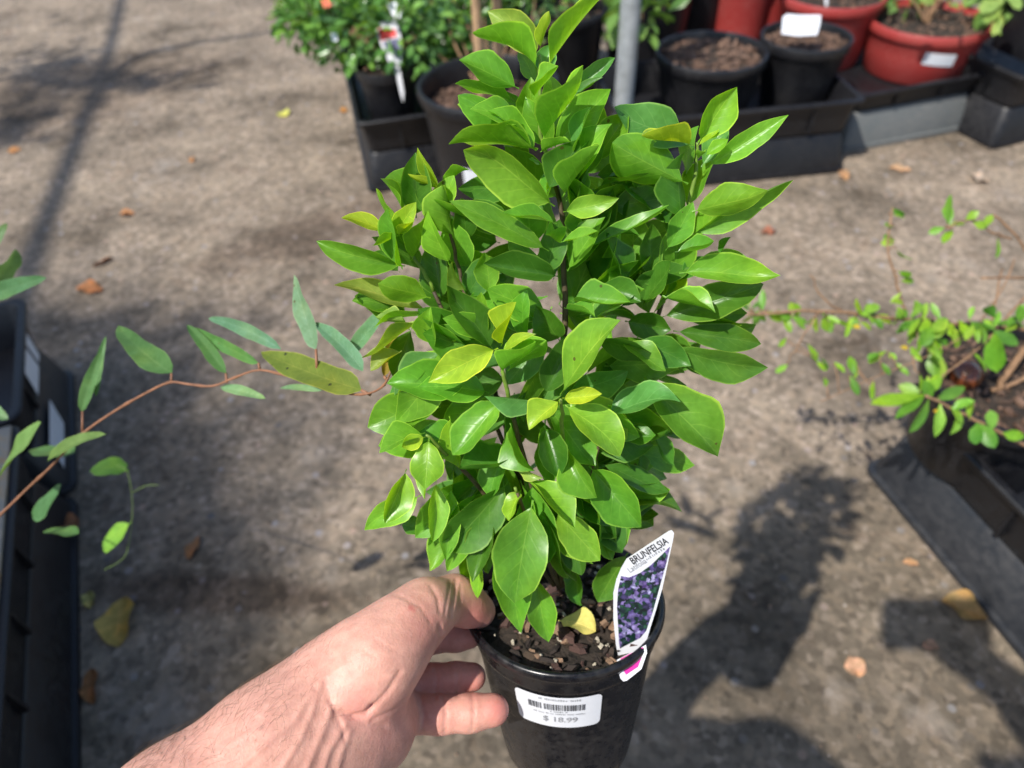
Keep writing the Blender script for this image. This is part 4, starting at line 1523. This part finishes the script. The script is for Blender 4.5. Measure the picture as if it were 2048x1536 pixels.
for x, y, dx, dy, W, dz in SEED:
    near = min(tw_pts, key=lambda q: (q[0] - x) ** 2 + (q[1] - y) ** 2)
    if math.hypot(near[0] - x, near[1] - y) > 3:
        mx_, my_ = (near[0] + x) / 2 + r.gauss(0, 4), (near[1] + y) / 2 + r.gauss(0, 4)
        v, f = tube([P(near[0], near[1], SZ - near[2]), P(mx_, my_, SZ - (near[2] + dz) / 2), P(x, y, SZ - dz)], [.0009, .0008, .0006], 4)
        k = len(fv)
        fv += v
        ff += [tuple(i + k for i in g) for g in f]
o = mk('fine_twigs', fv, ff, MAT['twig'], seed_)
o['kind'] = 'stuff'
for x, y, dx, dy, W, dz in SEED:
    add_leaf(seed_, x, y, SZ - dz, x + dx, y + dy, SZ - dz - r.uniform(-.01, .012), W * .8, r.choice('US'), r.choice(((.20, .42, .03), (.14, .33, .03), (.26, .45, .04), (.10, .26, .03), (.22, .44, .05))), r, MAT['small_leaf'], jit=.35, bend=r.uniform(0, .15), fold=r.uniform(.1, .5), wave=.03, nl=7, nw=4, pw=r.uniform(.7, 1.0), tp=r.uniform(.6, .9), roll=r.gauss(0, .5))
for x, y in ((1866, 822), (1705, 652), (1800, 694)):
    add_leaf(seed_, x, y, SZ - .15, x + 16, y + 3, SZ - .15, 16, 'U', (.62, .42, .03), r, MAT['small_leaf'], nl=6, nw=2)
c = G(1932, 750, .275)
v_, f_ = revolve([(.001, -1), (.5, -.86), (.86, -.5), (1, 0), (.9, .45), (.6, .8), (.2, .97), (.001, 1)], 20)
o = inst('nut', mesh('nut', [Vector((q.x * .0215, q.y * .0215, q.z * .0195)) for q in v_], f_, MAT['nut']), Matrix.Translation((c.x, c.y, .275)) @ Matrix.Rotation(.4, 4, 'X'))
tag(o, 'shiny brown nut lying on the soil of the right pot', 'nut')

# ------------------------------------------------------------------ tags and cards further back
def card(name, pts, Z, mat, label=None, cat=None, th=.0008, parent=None, M=None):
    ps = [P(x, y, (Z if not isinstance(Z, (list, tuple)) else Z[i])) for i, (x, y) in enumerate(pts)]
    n = (ps[1] - ps[0]).cross(ps[2] - ps[0]).normalized()
    if n.dot(CAM - ps[0]) < 0: n = -n
    v, f = slab(ps, n, th)
    o = mk(name, v, f, mat, parent, False, origin=None if parent else ps[-1])
    if label: tag(o, label, cat)
    return o, n


Zt = 1.80
tg = empty('plant_label', P(806, 225, Zt + .02), 'tall plant label with red, white and navy print in the left rear tray', 'plant tag')
card('stake', [(790, 138), (800, 137), (808, 185), (806, 205), (800, 185)], Zt + .002, MAT['paper_plain'], parent=tg)
card('card', [(752, 52), (762, 44), (790, 40), (800, 62), (806, 104), (798, 138), (788, 138), (770, 112), (756, 74)], Zt - .004, MAT['paper_plain'], parent=tg)
card('red_panel', [(756, 56), (790, 58), (794, 72), (762, 82)], Zt - .0052, MAT['red_print'], parent=tg)
card('navy_panel', [(765, 84), (797, 76), (803, 96), (774, 106)], Zt - .0052, MAT['navy_print'], parent=tg)
card('plant_label', [(775, 8), (790, 4), (803, 18), (800, 36), (786, 34)], 1.79, MAT['paper'], 'white label end above the red and navy plant label', 'plant tag')
card('plant_label', [(642, 0), (656, -4), (662, 12), (648, 16)], 1.80, MAT['orange_print'], 'small orange label peeping from the shrub at the top edge', 'plant tag')
card('plant_label', [(662, 66), (674, 66), (675, 82), (664, 82)], 1.78, MAT['paper'], 'tiny white label at the left rear tray corner', 'plant tag')
zc = depth(G(1605, 50, .35))
wc, _n = card('white_card', [(1566, 34), (1574, 28), (1598, 30), (1642, 30), (1640, 48), (1634, 70), (1596, 72), (1563, 68)], zc + .01, MAT['paper'], 'creased white card lying on the smaller black pot', 'card')
vv = [(1648, -20), (1656, -20), (1656, 12), (1650, 14)]
card('plant_label', vv, 2.05, MAT['paper_plain'], 'narrow white label standing in the half hidden red pot', 'plant tag')

# ------------------------------------------------------------------ leaves fallen on the concrete
FALL = [
    (240, 1243, 62, 95, 95, (.46, .33, .09), 'yellow heart-shaped fallen leaf by the lower left tray'),
    (183, 1372, 34, 70, 85, (.36, .17, .07), 'tan fallen leaf touching the lower left tray'),
    (388, 1095, 22, 48, 115, (.26, .13, .06), 'thin brown fallen leaf left of the arm'),
    (176, 1200, 24, 34, 80, (.40, .36, .12), 'small pale yellow fallen leaf beside the riser'),
    (178, 578, 32, 62, 10, (.34, .15, .06), 'curled orange-brown fallen leaf beyond the left tray'),
    (205, 524, 14, 44, 155, (.24, .12, .06), 'narrow brown fallen leaf behind the curled orange one'),
    (253, 428, 20, 30, 0, (.40, .20, .09), 'small orange fallen leaf on the open concrete at left'),
    (565, 228, 22, 28, 30, (.45, .46, .10), 'yellow-green fallen leaf near the left rear tray'),
    (686, 221, 14, 18, 20, (.42, .20, .05), 'small orange fallen leaf against the left rear tray'),
    (28, 300, 18, 24, 150, (.40, .20, .08), 'orange fallen leaf at the far left edge'),
    (384, 318, 10, 18, 70, (.38, .20, .08), 'tiny orange fallen leaf in the middle of the open concrete'),
    (140, 1052, 34, 40, 20, (.36, .18, .09), 'curled tan fallen leaf lying on the left riser edge'),
    (1930, 1218, 52, 84, 20, (.30, .20, .08), 'large tan fallen leaf at the foot of the right riser'),
    (1710, 1336, 34, 40, 10, (.46, .27, .16), 'pinkish round fallen leaf right of the shrub shadow'),
    (1862, 1293, 24, 32, 0, (.36, .22, .14), 'small pinkish fallen leaf near the large tan one'),
    (1822, 1126, 12, 28, 10, (.42, .24, .12), 'thin orange fallen leaf along the right riser'),
    (1538, 464, 20, 34, -10, (.30, .12, .07), 'red-brown fallen leaf on the concrete below the rear trays'),
    (1690, 350, 16, 40, 80, (.40, .24, .13), 'tan fallen leaf below the grey riser'),
    (1958, 360, 24, 36, 30, (.42, .34, .26), 'pale fallen leaf below the far right riser'),
    (1800, 338, 14, 40, 10, (.40, .26, .15), 'slender tan fallen leaf in front of the grey riser'),
]
r = random.Random(61)
for x, y, wpx, lpx, ang, col, lab in FALL:
    h = .004 if 'riser edge' not in lab else .03
    c = G(x, y, h)
    s = depth(c) / FPX
    a = math.radians(ang)
    d1 = G(x + 5 * math.cos(a), y + 5 * math.sin(a), h) - c
    d1.normalize()
    k = lpx * s / 2 * (1.0 if abs(math.sin(a)) < .5 else 1.15)
    b, t = c - d1 * k + Vector((0, 0, .002)), c + d1 * k + Vector((0, 0, .003))
    V, Fc, UV = leaf_geo(b, t, Vector((r.gauss(0, .15), r.gauss(0, .15), 1)), wpx * s * 1.15, r, r.uniform(.02, .14), r.uniform(.05, .4), r.uniform(.08, .2), r.uniform(-.1, .5), r.uniform(-.15, .15), .55, .6, 10, 6, .03, r.uniform(-.6, .6))
    zmin = min(q.z for q in V)
    V = [q + Vector((0, 0, (h - .003 if h > .01 else .0015) - zmin)) for q in V]
    o = mk('fallen_leaf', V, Fc, MAT['dead_leaf'], None, True, UV, origin=c)
    o.color = (*col, 1)
    tag(o, lab, 'leaf', 'fallen leaves')

# ------------------------------------------------------------------ the person: forearm and hand as one sculpted surface
def surface_nets(D, org, h):
    S = D < 0
    nx, ny, nz = D.shape
    c = [(i, j, k) for i in (0, 1) for j in (0, 1) for k in (0, 1)]
    sl = lambda A, o: A[o[0]:nx - 1 + o[0], o[1]:ny - 1 + o[1], o[2]:nz - 1 + o[2]]
    cnt = sum(sl(S, o).astype(np.int8) for o in c)
    act = np.argwhere((cnt > 0) & (cnt < 8))
    vals = np.stack([D[act[:, 0] + o[0], act[:, 1] + o[1], act[:, 2] + o[2]] for o in c], 1)
    acc = np.zeros((len(act), 3)); num = np.zeros(len(act))
    for a in range(8):
        for b in range(a + 1, 8):
            d = np.abs(np.array(c[a]) - np.array(c[b]))
            if d.sum() != 1: continue
            va, vb = vals[:, a], vals[:, b]
            m = (va < 0) != (vb < 0)
            t = np.where(m, va / np.where(m, va - vb, 1), 0)
            p = np.array(c[a])[None] + t[:, None] * (np.array(c[b]) - np.array(c[a]))[None]
            acc += p * m[:, None]; num += m
    V = (act + acc / num[:, None]) * h + org
    ids = -np.ones((nx - 1, ny - 1, nz - 1), dtype=np.int64)
    ids[act[:, 0], act[:, 1], act[:, 2]] = np.arange(len(act))
    F = []
    for ax in range(3):
        o = [0, 0, 0]; o[ax] = 1
        A = S[tuple(slice(0, n - e) for n, e in zip(S.shape, o))]
        B = S[tuple(slice(e, n) for n, e in zip(S.shape, o))]
        e = np.argwhere(A != B)
        u, w = (ax + 1) % 3, (ax + 2) % 3
        ok = (e[:, u] > 0) & (e[:, w] > 0) & (e[:, u] < D.shape[u] - 1) & (e[:, w] < D.shape[w] - 1)
        e = e[ok]
        def cid(du, dw):
            q = e.copy(); q[:, u] -= du; q[:, w] -= dw
            return ids[q[:, 0], q[:, 1], q[:, 2]]
        quad = np.stack([cid(1, 1), cid(0, 1), cid(0, 0), cid(1, 0)], 1)
        flip = ~A[e[:, 0], e[:, 1], e[:, 2]]
        quad[flip] = quad[flip][:, ::-1]
        F.append(quad)
    return V, np.concatenate(F)


class Field:
    def __init__(s, lo, hi, h):
        s.lo, s.h = np.array(lo, float), h
        n = np.ceil((np.array(hi) - s.lo) / h).astype(int) + 1
        s.D = np.full(n, .05, dtype=np.float32)

    def sub(s, lo, hi):
        a = np.maximum(0, np.floor((np.array(lo) - s.lo) / s.h).astype(int))
        b = np.minimum(s.D.shape, np.ceil((np.array(hi) - s.lo) / s.h).astype(int) + 1)
        sl = tuple(slice(i, j) for i, j in zip(a, b))
        ax = [s.lo[i] + s.h * np.arange(a[i], b[i]) for i in range(3)]
        return sl, np.meshgrid(*ax, indexing='ij')

    def cone(s, a, b, ra, rb, k=.008, op='add', flat=None):
        a, b = np.array(a, float), np.array(b, float)
        m = max(ra, rb) + max(k * 2, .012)
        sl, (X, Y, Z) = s.sub(np.minimum(a, b) - m, np.maximum(a, b) + m)
        d = b - a
        t = np.clip(((X - a[0]) * d[0] + (Y - a[1]) * d[1] + (Z - a[2]) * d[2]) / max(1e-12, d @ d), 0, 1)
        q = np.sqrt((X - a[0] - t * d[0]) ** 2 + (Y - a[1] - t * d[1]) ** 2 + (Z - a[2] - t * d[2]) ** 2) - (ra + (rb - ra) * t)
        D = s.D[sl]
        if op == 'add':
            hh = np.clip(.5 + .5 * (D - q) / k, 0, 1)
            s.D[sl] = D * (1 - hh) + q * hh - k * hh * (1 - hh)
        else:
            hh = np.clip(.5 - .5 * (D + q) / k, 0, 1)
            s.D[sl] = D * (1 - hh) - q * hh + k * hh * (1 - hh)


def cc(x, y, Z):           # camera metric coordinates
    return np.array(((x - 1024) * Z / FPX, (768 - y) * Z / FPX, Z))


def chain(Fd, pts, k=.008, op='add'):
    for p, q in zip(pts[:-1], pts[1:]):
        Fd.cone(cc(*p[:3]), cc(*q[:3]), p[3] * p[2] / FPX, q[3] * q[2] / FPX, k, op)


HF = Field((-.235, -.270, .235), (.015, -.055, .470), .0012)
# forearm: radius side and ulna side
chain(HF, [(150, 1757, .275, 112), (346, 1615, .308, 104), (530, 1482, .330, 96), (640, 1402, .344, 88), (702, 1352, .350, 82)], .016)
chain(HF, [(215, 1830, .275, 108), (402, 1692, .306, 102), (582, 1560, .328, 92), (680, 1482, .343, 82), (735, 1445, .352, 70)], .016)
chain(HF, [(300, 1700, .300, 110), (560, 1515, .326, 96), (700, 1405, .348, 78)], .02)
# palm
for q in ((795, 1278, .392, 40), (780, 1310, .394, 40), (768, 1364, .388, 40), (772, 1424, .376, 42)):
    chain(HF, [(708, 1400, .352, 66), q], .012)
# heel of the hand, little-finger side
chain(HF, [(705, 1488, .346, 66), (752, 1466, .356, 60), (782, 1436, .368, 48)], .012)
# ball of the thumb
chain(HF, [(692, 1350, .347, 80), (752, 1312, .347, 80), (808, 1258, .356, 62), (852, 1218, .368, 52)], .012)
chain(HF, [(728, 1366, .338, 52), (772, 1318, .342, 50)], .014)
# thumb
chain(HF, [(852, 1218, .368, 54), (908, 1196, .384, 43)], .010)
chain(HF, [(908, 1196, .384, 42), (932, 1210, .390, 40), (958, 1222, .396, 33)], .006)
# web between thumb and index
chain(HF, [(815, 1258, .372, 42), (812, 1285, .386, 34)], .012)
# fingers
chain(HF, [(812, 1282, .392, 40), (876, 1246, .406, 35), (930, 1246, .420, 30)], .005)
chain(HF, [(780, 1304, .394, 36), (866, 1276, .402, 29), (912, 1274, .404, 28), (938, 1272, .404, 25)], .003)
chain(HF, [(768, 1368, .388, 38), (866, 1362, .392, 33), (912, 1358, .393, 32), (944, 1354, .393, 28)], .003)
chain(HF, [(775, 1428, .376, 40), (880, 1430, .376, 36), (940, 1426, .377, 36), (986, 1420, .377, 32)], .003)


hv, hf = surface_nets(HF.D, HF.lo, HF.h)
# relax a little
for _ in range(2):
    acc = np.zeros_like(hv); num = np.zeros(len(hv))
    for a in range(4):
        for b in ((a + 1) % 4, (a - 1) % 4):
            np.add.at(acc, hf[:, a], hv[hf[:, b]]); np.add.at(num, hf[:, a], 1)
    hv = hv * .5 + .5 * acc / np.maximum(num, 1)[:, None]
# creases pressed in and tendons, veins raised along lines drawn on the skin that faces the viewer
pxh = np.stack([1024 + FPX * hv[:, 0] / hv[:, 2], 768 - FPX * hv[:, 1] / hv[:, 2]], 1)
fn = np.cross(hv[hf[:, 1]] - hv[hf[:, 0]], hv[hf[:, 2]] - hv[hf[:, 0]])
nc = np.zeros_like(hv)
for a in range(4): np.add.at(nc, hf[:, a], fn)
nc /= np.maximum(1e-12, np.linalg.norm(nc, axis=1))[:, None]
facing = np.clip(-np.einsum('ij,ij->i', nc, hv / np.linalg.norm(hv, axis=1)[:, None]) * 2.2, 0, 1)
if np.median(facing) == 0 and facing.max() == 0: facing[:] = 1
LINES = [  # polyline, half width px, height mm, depth window
    ([(886, 1388), (892, 1425), (890, 1466)], 4.0, -.9), ([(842, 1392), (848, 1430), (842, 1470)], 4.5, -.9), ([(944, 1388), (948, 1424), (945, 1460)], 3.5, -.7),
    ([(870, 1328), (874, 1360), (870, 1396)], 4.0, -.9), ([(914, 1326), (917, 1357), (915, 1390)], 3.5, -.7), ([(880, 1250), (884, 1280), (880, 1308)], 4.0, -.8),
    ([(912, 1160), (908, 1195), (902, 1232)], 4.5, -1.0), ([(902, 1160), (896, 1195), (890, 1230)], 3.5, -.5), ([(922, 1170), (920, 1200), (912, 1234)], 3.0, -.4),
    ([(862, 1172), (876, 1196), (880, 1224)], 4.0, -.6), ([(800, 1192), (840, 1212), (862, 1245)], 3.5, -.35),
    ([(682, 1424), (705, 1434), (732, 1428), (745, 1415)], 5.5, -2.0), ([(745, 1415), (775, 1385), (800, 1345)], 5.0, -.9), ([(705, 1434), (735, 1450), (770, 1452)], 5.0, -.7), ([(745, 1440), (790, 1420), (815, 1400)], 4.0, -.6),
    ([(660, 1402), (678, 1440), (690, 1480)], 4.5, -.6), ([(668, 1310), (650, 1370), (672, 1430)], 6.0, -.5),
    ([(604, 1560), (632, 1492), (655, 1440), (662, 1415)], 7.5, 0.96), ([(640, 1560), (656, 1505), (690, 1450)], 7.0, 0.9), ([(668, 1560), (684, 1500), (700, 1462)], 7.0, 0.72),
    ([(470, 1545), (530, 1490), (590, 1440), (625, 1385)], 6.5, .8), ([(560, 1545), (600, 1480), (622, 1430), (640, 1370)], 6.0, .8), ([(520, 1430), (580, 1395), (640, 1360), (690, 1330)], 6.0, .5), ([(380, 1545), (450, 1490), (520, 1460)], 6.5, .6),
    ([(730, 1300), (770, 1330), (800, 1330)], 3.0, -.3), ([(745, 1275), (790, 1300), (825, 1300)], 3.0, -.3), ([(735, 1345), (770, 1352), (795, 1340)], 3.0, -.25),
]
disp = np.zeros(len(hv))
for pl, hw_, mm in LINES:
    best = np.full(len(hv), 1e9)
    for (x0, y0), (x1, y1) in zip(pl[:-1], pl[1:]):
        dx, dy = x1 - x0, y1 - y0
        t = np.clip(((pxh[:, 0] - x0) * dx + (pxh[:, 1] - y0) * dy) / (dx * dx + dy * dy), 0, 1)
        best = np.minimum(best, (pxh[:, 0] - x0 - t * dx) ** 2 + (pxh[:, 1] - y0 - t * dy) ** 2)
    disp += mm / 1000 * np.exp(-best / (hw_ * hw_))
hv = hv + nc * (disp * facing)[:, None]
RTn, UPn, FWn, CMn = (np.array(q) for q in (RT, UP, FW, CAM))


def c2w(v):
    return CMn + v[:, :1] * RTn + v[:, 1:2] * UPn + v[:, 2:3] * FWn


hw = c2w(hv)
# camera basis (right, up, forward) is left-handed, so turn the faces
hf = hf[:, ::-1]

# the rest of the photographer stands behind the camera: coarse, never in view, but it shades the concrete
def world_field(prims, lo, hi, h, k):
    Fd = Field(lo, hi, h)
    Fd.D[:] = .5
    for a, b, ra, rb in prims: Fd.cone(a, b, ra, rb, k)
    return surface_nets(Fd.D, Fd.lo, Fd.h)


elbow = c2w(np.array([cc(150, 1757, .275)]))[0]
elbow = elbow + np.array((-.05, -.05, -.05))
shl, shr = np.array((-.32, -.27, 1.09)), np.array((.02, -.54, 1.12))
neck, head = np.array((-.14, -.46, 1.18)), np.array((-.14, -.44, 1.33))
hipL, hipR = np.array((-.26, -.62, .72)), np.array((.02, -.70, .72))
elbR, wriR = np.array((.22, -.20, .92)), np.array((.075, -.035, .965))
skin_prims = [(neck, head + (0, 0, -.06), .055, .055), (head + (0, -.02, .03), head + (0, .01, -.05), .085, .065), (head + (0, .08, -.02), head + (0, .095, -.035), .014, .014), (head + (-.085, -.01, -.02), head + (-.085, -.01, .0), .014, .014), (head + (.085, -.01, -.02), head + (.085, -.01, .0), .014, .014),
              (neck, shl, .05, .05), (neck, shr, .05, .05), (shl, elbow, .045, .04), (shr, elbR, .045, .04), (neck + (0, -.03, -.05), (hipL + hipR) / 2, .12, .12), (elbow, c2w(np.array([cc(215, 1757, .282)]))[0], .042, .036),
              (elbR, wriR, .038, .028), (wriR, wriR + (-.03, .015, .03), .03, .022)]
for i in range(4):
    skin_prims.append((wriR + np.array((-.02, -.004, .01 + .018 * i)), wriR + np.array((-.055, -.012, .012 + .018 * i)), .009, .008))
cv_, cf_ = world_field(skin_prims, (-.6, -1.0, .55), (.4, .15, 1.6), .009, .02)
bodyV, bodyF = hw, hf
person = empty('person', Vector((-.12, -.66, .0)), 'bare hairy forearm and left hand gripping the held pot', 'person')
o = mk('body', [Vector(q) for q in bodyV], bodyF.tolist(), MAT['skin'], person, True)
mk('upper_body', [Vector(q) for q in cv_], cf_.tolist(), MAT['skin'], person, True)
# flushed fingertips and knuckles
fl = np.zeros(len(bodyV), dtype=np.float32)
for x, y, rad, amt in ((955, 1232, 38, .75), (1000, 1418, 40, .7), (950, 1372, 40, .55), (945, 1290, 40, .35), (880, 1430, 60, .25), (800, 1440, 60, .3), (822, 1216, 7, 1.0), (828, 1221, 5, .9), (720, 1415, 40, .35), (860, 1260, 50, .45), (880, 1370, 60, .3)):
    d2 = (pxh[:, 0] - x) ** 2 + (pxh[:, 1] - y) ** 2
    fl[:len(hw)] = np.maximum(fl[:len(hw)], amt * np.exp(-d2 / rad ** 2))
at = o.data.attributes.new('flush', 'FLOAT', 'POINT')
at.data.foreach_set('value', fl)
cloth = [(shl, elbow * .55 + shl * .45, .075, .06), (shl, neck + (0, 0, -.08), .075, .08), (shr, neck + (0, 0, -.06), .085, .09), (shr, elbR, .08, .06), (elbR, elbR * .5 + wriR * .5, .06, .045), (neck + (0, -.03, -.1), (hipL + hipR) / 2, .17, .16),
         (hipL, np.array((-.30, -.42, .42)), .10, .075), (np.array((-.30, -.42, .42)), np.array((-.28, -.62, .06)), .07, .05), (hipR, np.array((.06, -.50, .42)), .10, .075), (np.array((.06, -.50, .42)), np.array((.04, -.70, .06)), .07, .05), (np.array((-.28, -.64, .04)), np.array((-.29, -.48, .035)), .042, .035), (np.array((.04, -.72, .04)), np.array((.05, -.56, .035)), .042, .035)]
cv_, cf_ = world_field(cloth, (-.6, -1.0, -.02), (.45, .1, 1.4), .016, .04)
mk('clothing', [Vector(q) for q in cv_], cf_.tolist(), MAT['cloth'], person, True)
# phone in the other hand, right behind the lens
Mp = Matrix(((RT.x, UP.x, -FW.x, 0), (RT.y, UP.y, -FW.y, 0), (RT.z, UP.z, -FW.z, 0), (0, 0, 0, 1)))
pc = CAM - FW * .012 + RT * .045 - UP * .012
lo = [rrect(.158, .076, .003, -.004, .008), rrect(.158, .076, 0, -.002, .010), rrect(.158, .076, 0, .002, .010), rrect(.158, .076, .003, .004, .008)]
v_, f_ = loft(lo)
f_.append(tuple(range(16))[::-1])
v_ = [q - Vector((.079, .038, 0)) for q in v_]
o = inst('phone', mesh('phone', v_, f_, MAT['phone']), Matrix.Translation(pc) @ Mp)
apply_auto(o.data, 40)
tag(o, 'dark phone held above the scene, casting the squarish shadow at lower right', 'phone')

# gold ring
rc_, r1 = cc(818, 1367, .389), cc(840, 1365, .3895)
axd = Vector(tuple(c2w(np.array([r1]))[0] - c2w(np.array([rc_]))[0])).normalized()
Mr = axd.to_track_quat('Z', 'Y').to_matrix().to_4x4()
v_, f_ = revolve([(.0104, -.0016), (.0114, -.0014), (.0117, 0), (.0114, .0014), (.0104, .0016), (.0102, 0), (.0104, -.0016)], 40)
o = inst('finger_ring', mesh('finger_ring', v_, f_, MAT['gold']), Matrix.Translation(Vector(tuple(c2w(np.array([rc_]))[0]))) @ Mr)
tag(o, 'thin gold ring on the ring finger of the hand', 'ring')

# fine hairs on the forearm
nrm_ = np.zeros_like(hv)
e1, e2 = hw[hf[:, 1]] - hw[hf[:, 0]], hw[hf[:, 2]] - hw[hf[:, 0]]
fn = np.cross(e1, e2)
nv = np.zeros_like(hw)
for a in range(4): np.add.at(nv, hf[:, a], fn)
nv /= np.maximum(1e-12, np.linalg.norm(nv, axis=1))[:, None]
tocam = CMn - hw
vis = (np.einsum('ij,ij->i', nv, tocam) > -.02) & (pxh[:, 0] < 690) & (pxh[:, 0] > 240) & (pxh[:, 1] < 1600)
edge = (pxh[:, 1] - (1536 - (pxh[:, 0] - 290) * .725))          # px below the upper outline of the arm
vis &= (edge < 190)
cand = np.flatnonzero(vis)
rg = np.random.RandomState(4)
wgt = np.exp(-np.maximum(0, edge[cand] - 10) / 95.0) * (1 - .75 * np.clip((pxh[cand, 0] - 520) / 150, 0, 1))
pick = rg.choice(cand, size=620, replace=False, p=wgt / wgt.sum())
armd = np.array(P(650, 1275, .35) - P(330, 1507, .308)); armd /= np.linalg.norm(armd)
HV, HFc = [], []
for i in pick:
    n = nv[i]
    d = armd * rg.normal(.9, .35) + np.cross(n, armd) * rg.normal(.25, .55) + n * .55
    d -= 0; d /= np.linalg.norm(d)
    L = rg.uniform(.006, .014)
    p0_ = hw[i] - n * .0004
    dn = np.cross(n, d) * rg.normal(0, .3)
    pts = [Vector(p0_ + d * L * s + (dn * L - n * L * .55) * s * s) for s in (0, .33, .66, 1.0)]
    v, f = tube(pts, [.000042, .000038, .00003, .000012], 3, False)
    k = len(HV)
    HV += v
    HFc += [tuple(q + k for q in g) for g in f]
o = mk('arm_hair', HV, HFc, MAT['hair'], person, True)
o['kind'] = 'stuff'

# ------------------------------------------------------------------ tree standing off to the left, its limbs shade the far concrete
def up_sun(x, y, h):
    g = G(x, y)
    return g + TOSUN * (h / TOSUN.z)


tree = empty('tree', Vector((-4.6, -.8, 0)), 'tree outside the frame whose limbs shade the far left concrete', 'tree')
v_, f_ = tube(smooth_path([(-4.6, -.8, -.02), (-4.5, -.75, 1.2), (-4.3, -.6, 2.4), tuple(up_sun(40, 620, 2.9))], 5), [.10 - .0035 * i for i in range(16)], 10)
mk('trunk', v_, f_, MAT['bark_stem'], tree)
l1 = smooth_path([tuple(up_sun(20, 700, 2.9)), tuple(up_sun(70, 500, 2.95)), tuple(up_sun(150, 290, 3.0)), tuple(up_sun(215, 110, 3.05)), tuple(up_sun(250, -40, 3.1)), tuple(up_sun(262, -120, 3.2))], 5)
v_, f_ = tube(l1, [.036 - .0008 * i for i in range(len(l1))], 8)
mk('limb', v_, f_, MAT['bark_stem'], tree)
l2 = smooth_path([tuple(up_sun(150, 250, 3.0)), tuple(up_sun(250, 128, 3.0)), tuple(up_sun(360, 92, 3.0)), tuple(up_sun(470, 75, 3.0)), tuple(up_sun(600, 55, 3.0))], 5)
v_, f_ = tube(l2, [.026 - .0009 * i for i in range(len(l2))], 8)
mk('limb', v_, f_, MAT['bark_stem'], tree)
for x, y, h in ((100, 700, 5.4), (300, 1000, 5.6), (-100, 1200, 5.2), (450, 760, 5.8)):
    l3 = smooth_path([(-4.3, -.6, 2.4), (-3.9, -1.2, 3.8), tuple(up_sun(x, y, h))], 5)
    v_, f_ = tube(l3, [.04 - .0028 * i for i in range(len(l3))], 8)
    mk('limb', v_, f_, MAT['bark_stem'], tree)
r = random.Random(77)
cv, cf = [], []
for (x, y, sx, sy, n) in ((110, 150, 110, 60, 260), (280, 160, 110, 22, 90), (40, 250, 60, 40, 80)):
    for _ in range(n):
        p = up_sun(x + r.gauss(0, .5) * sx, y + r.gauss(0, .5) * sy, r.uniform(2.8, 3.2))
        d = Vector((r.gauss(0, 1), r.gauss(0, 1), r.gauss(0, .5))).normalized()
        v, f = leaflet(p, d, Vector((r.gauss(0, .4), r.gauss(0, .4), 1)).normalized(), r.uniform(.05, .09), r.uniform(.025, .04))
        k = len(cv)
        cv += v
        cf += [tuple(q + k for q in g) for g in f]
# high outer crown: dappled half shade over the concrete at lower left
poly = [(-500, 590), (60, 520), (330, 560), (560, 640), (660, 820), (640, 1020), (560, 1200), (520, 1400), (560, 1800), (-500, 1800)]


def inside(x, y):
    c_ = False
    for (x0, y0), (x1, y1) in zip(poly, poly[1:] + poly[:1]):
        if (y0 > y) != (y1 > y) and x < (x1 - x0) * (y - y0) / (y1 - y0) + x0: c_ = not c_
    return c_


n = 0
while n < 5600:
    x, y = (r.uniform(-500, 720), r.uniform(500, 1800)) if n < 2500 else (r.gauss(190, 130), r.uniform(620, 1800))
    if not inside(x + r.gauss(0, 45), y + r.gauss(0, 35)): continue
    g = G(x, y)
    if r.random() > min(1, depth(g) ** 4 / 1.6): continue
    n += 1
    p = up_sun(x, y, r.uniform(4.6, 6.4))
    d = Vector((r.gauss(0, 1), r.gauss(0, 1), r.gauss(0, .5))).normalized()
    v, f = leaflet(p, d, Vector((r.gauss(0, .5), r.gauss(0, .5), 1)).normalized(), r.uniform(.035, .06), r.uniform(.02, .03))
    k = len(cv)
    cv += v
    cf += [tuple(q + k for q in g_) for g_ in f]
o = mk('crown', cv, cf, MAT['fol_dark'], tree)
o['kind'] = 'stuff'
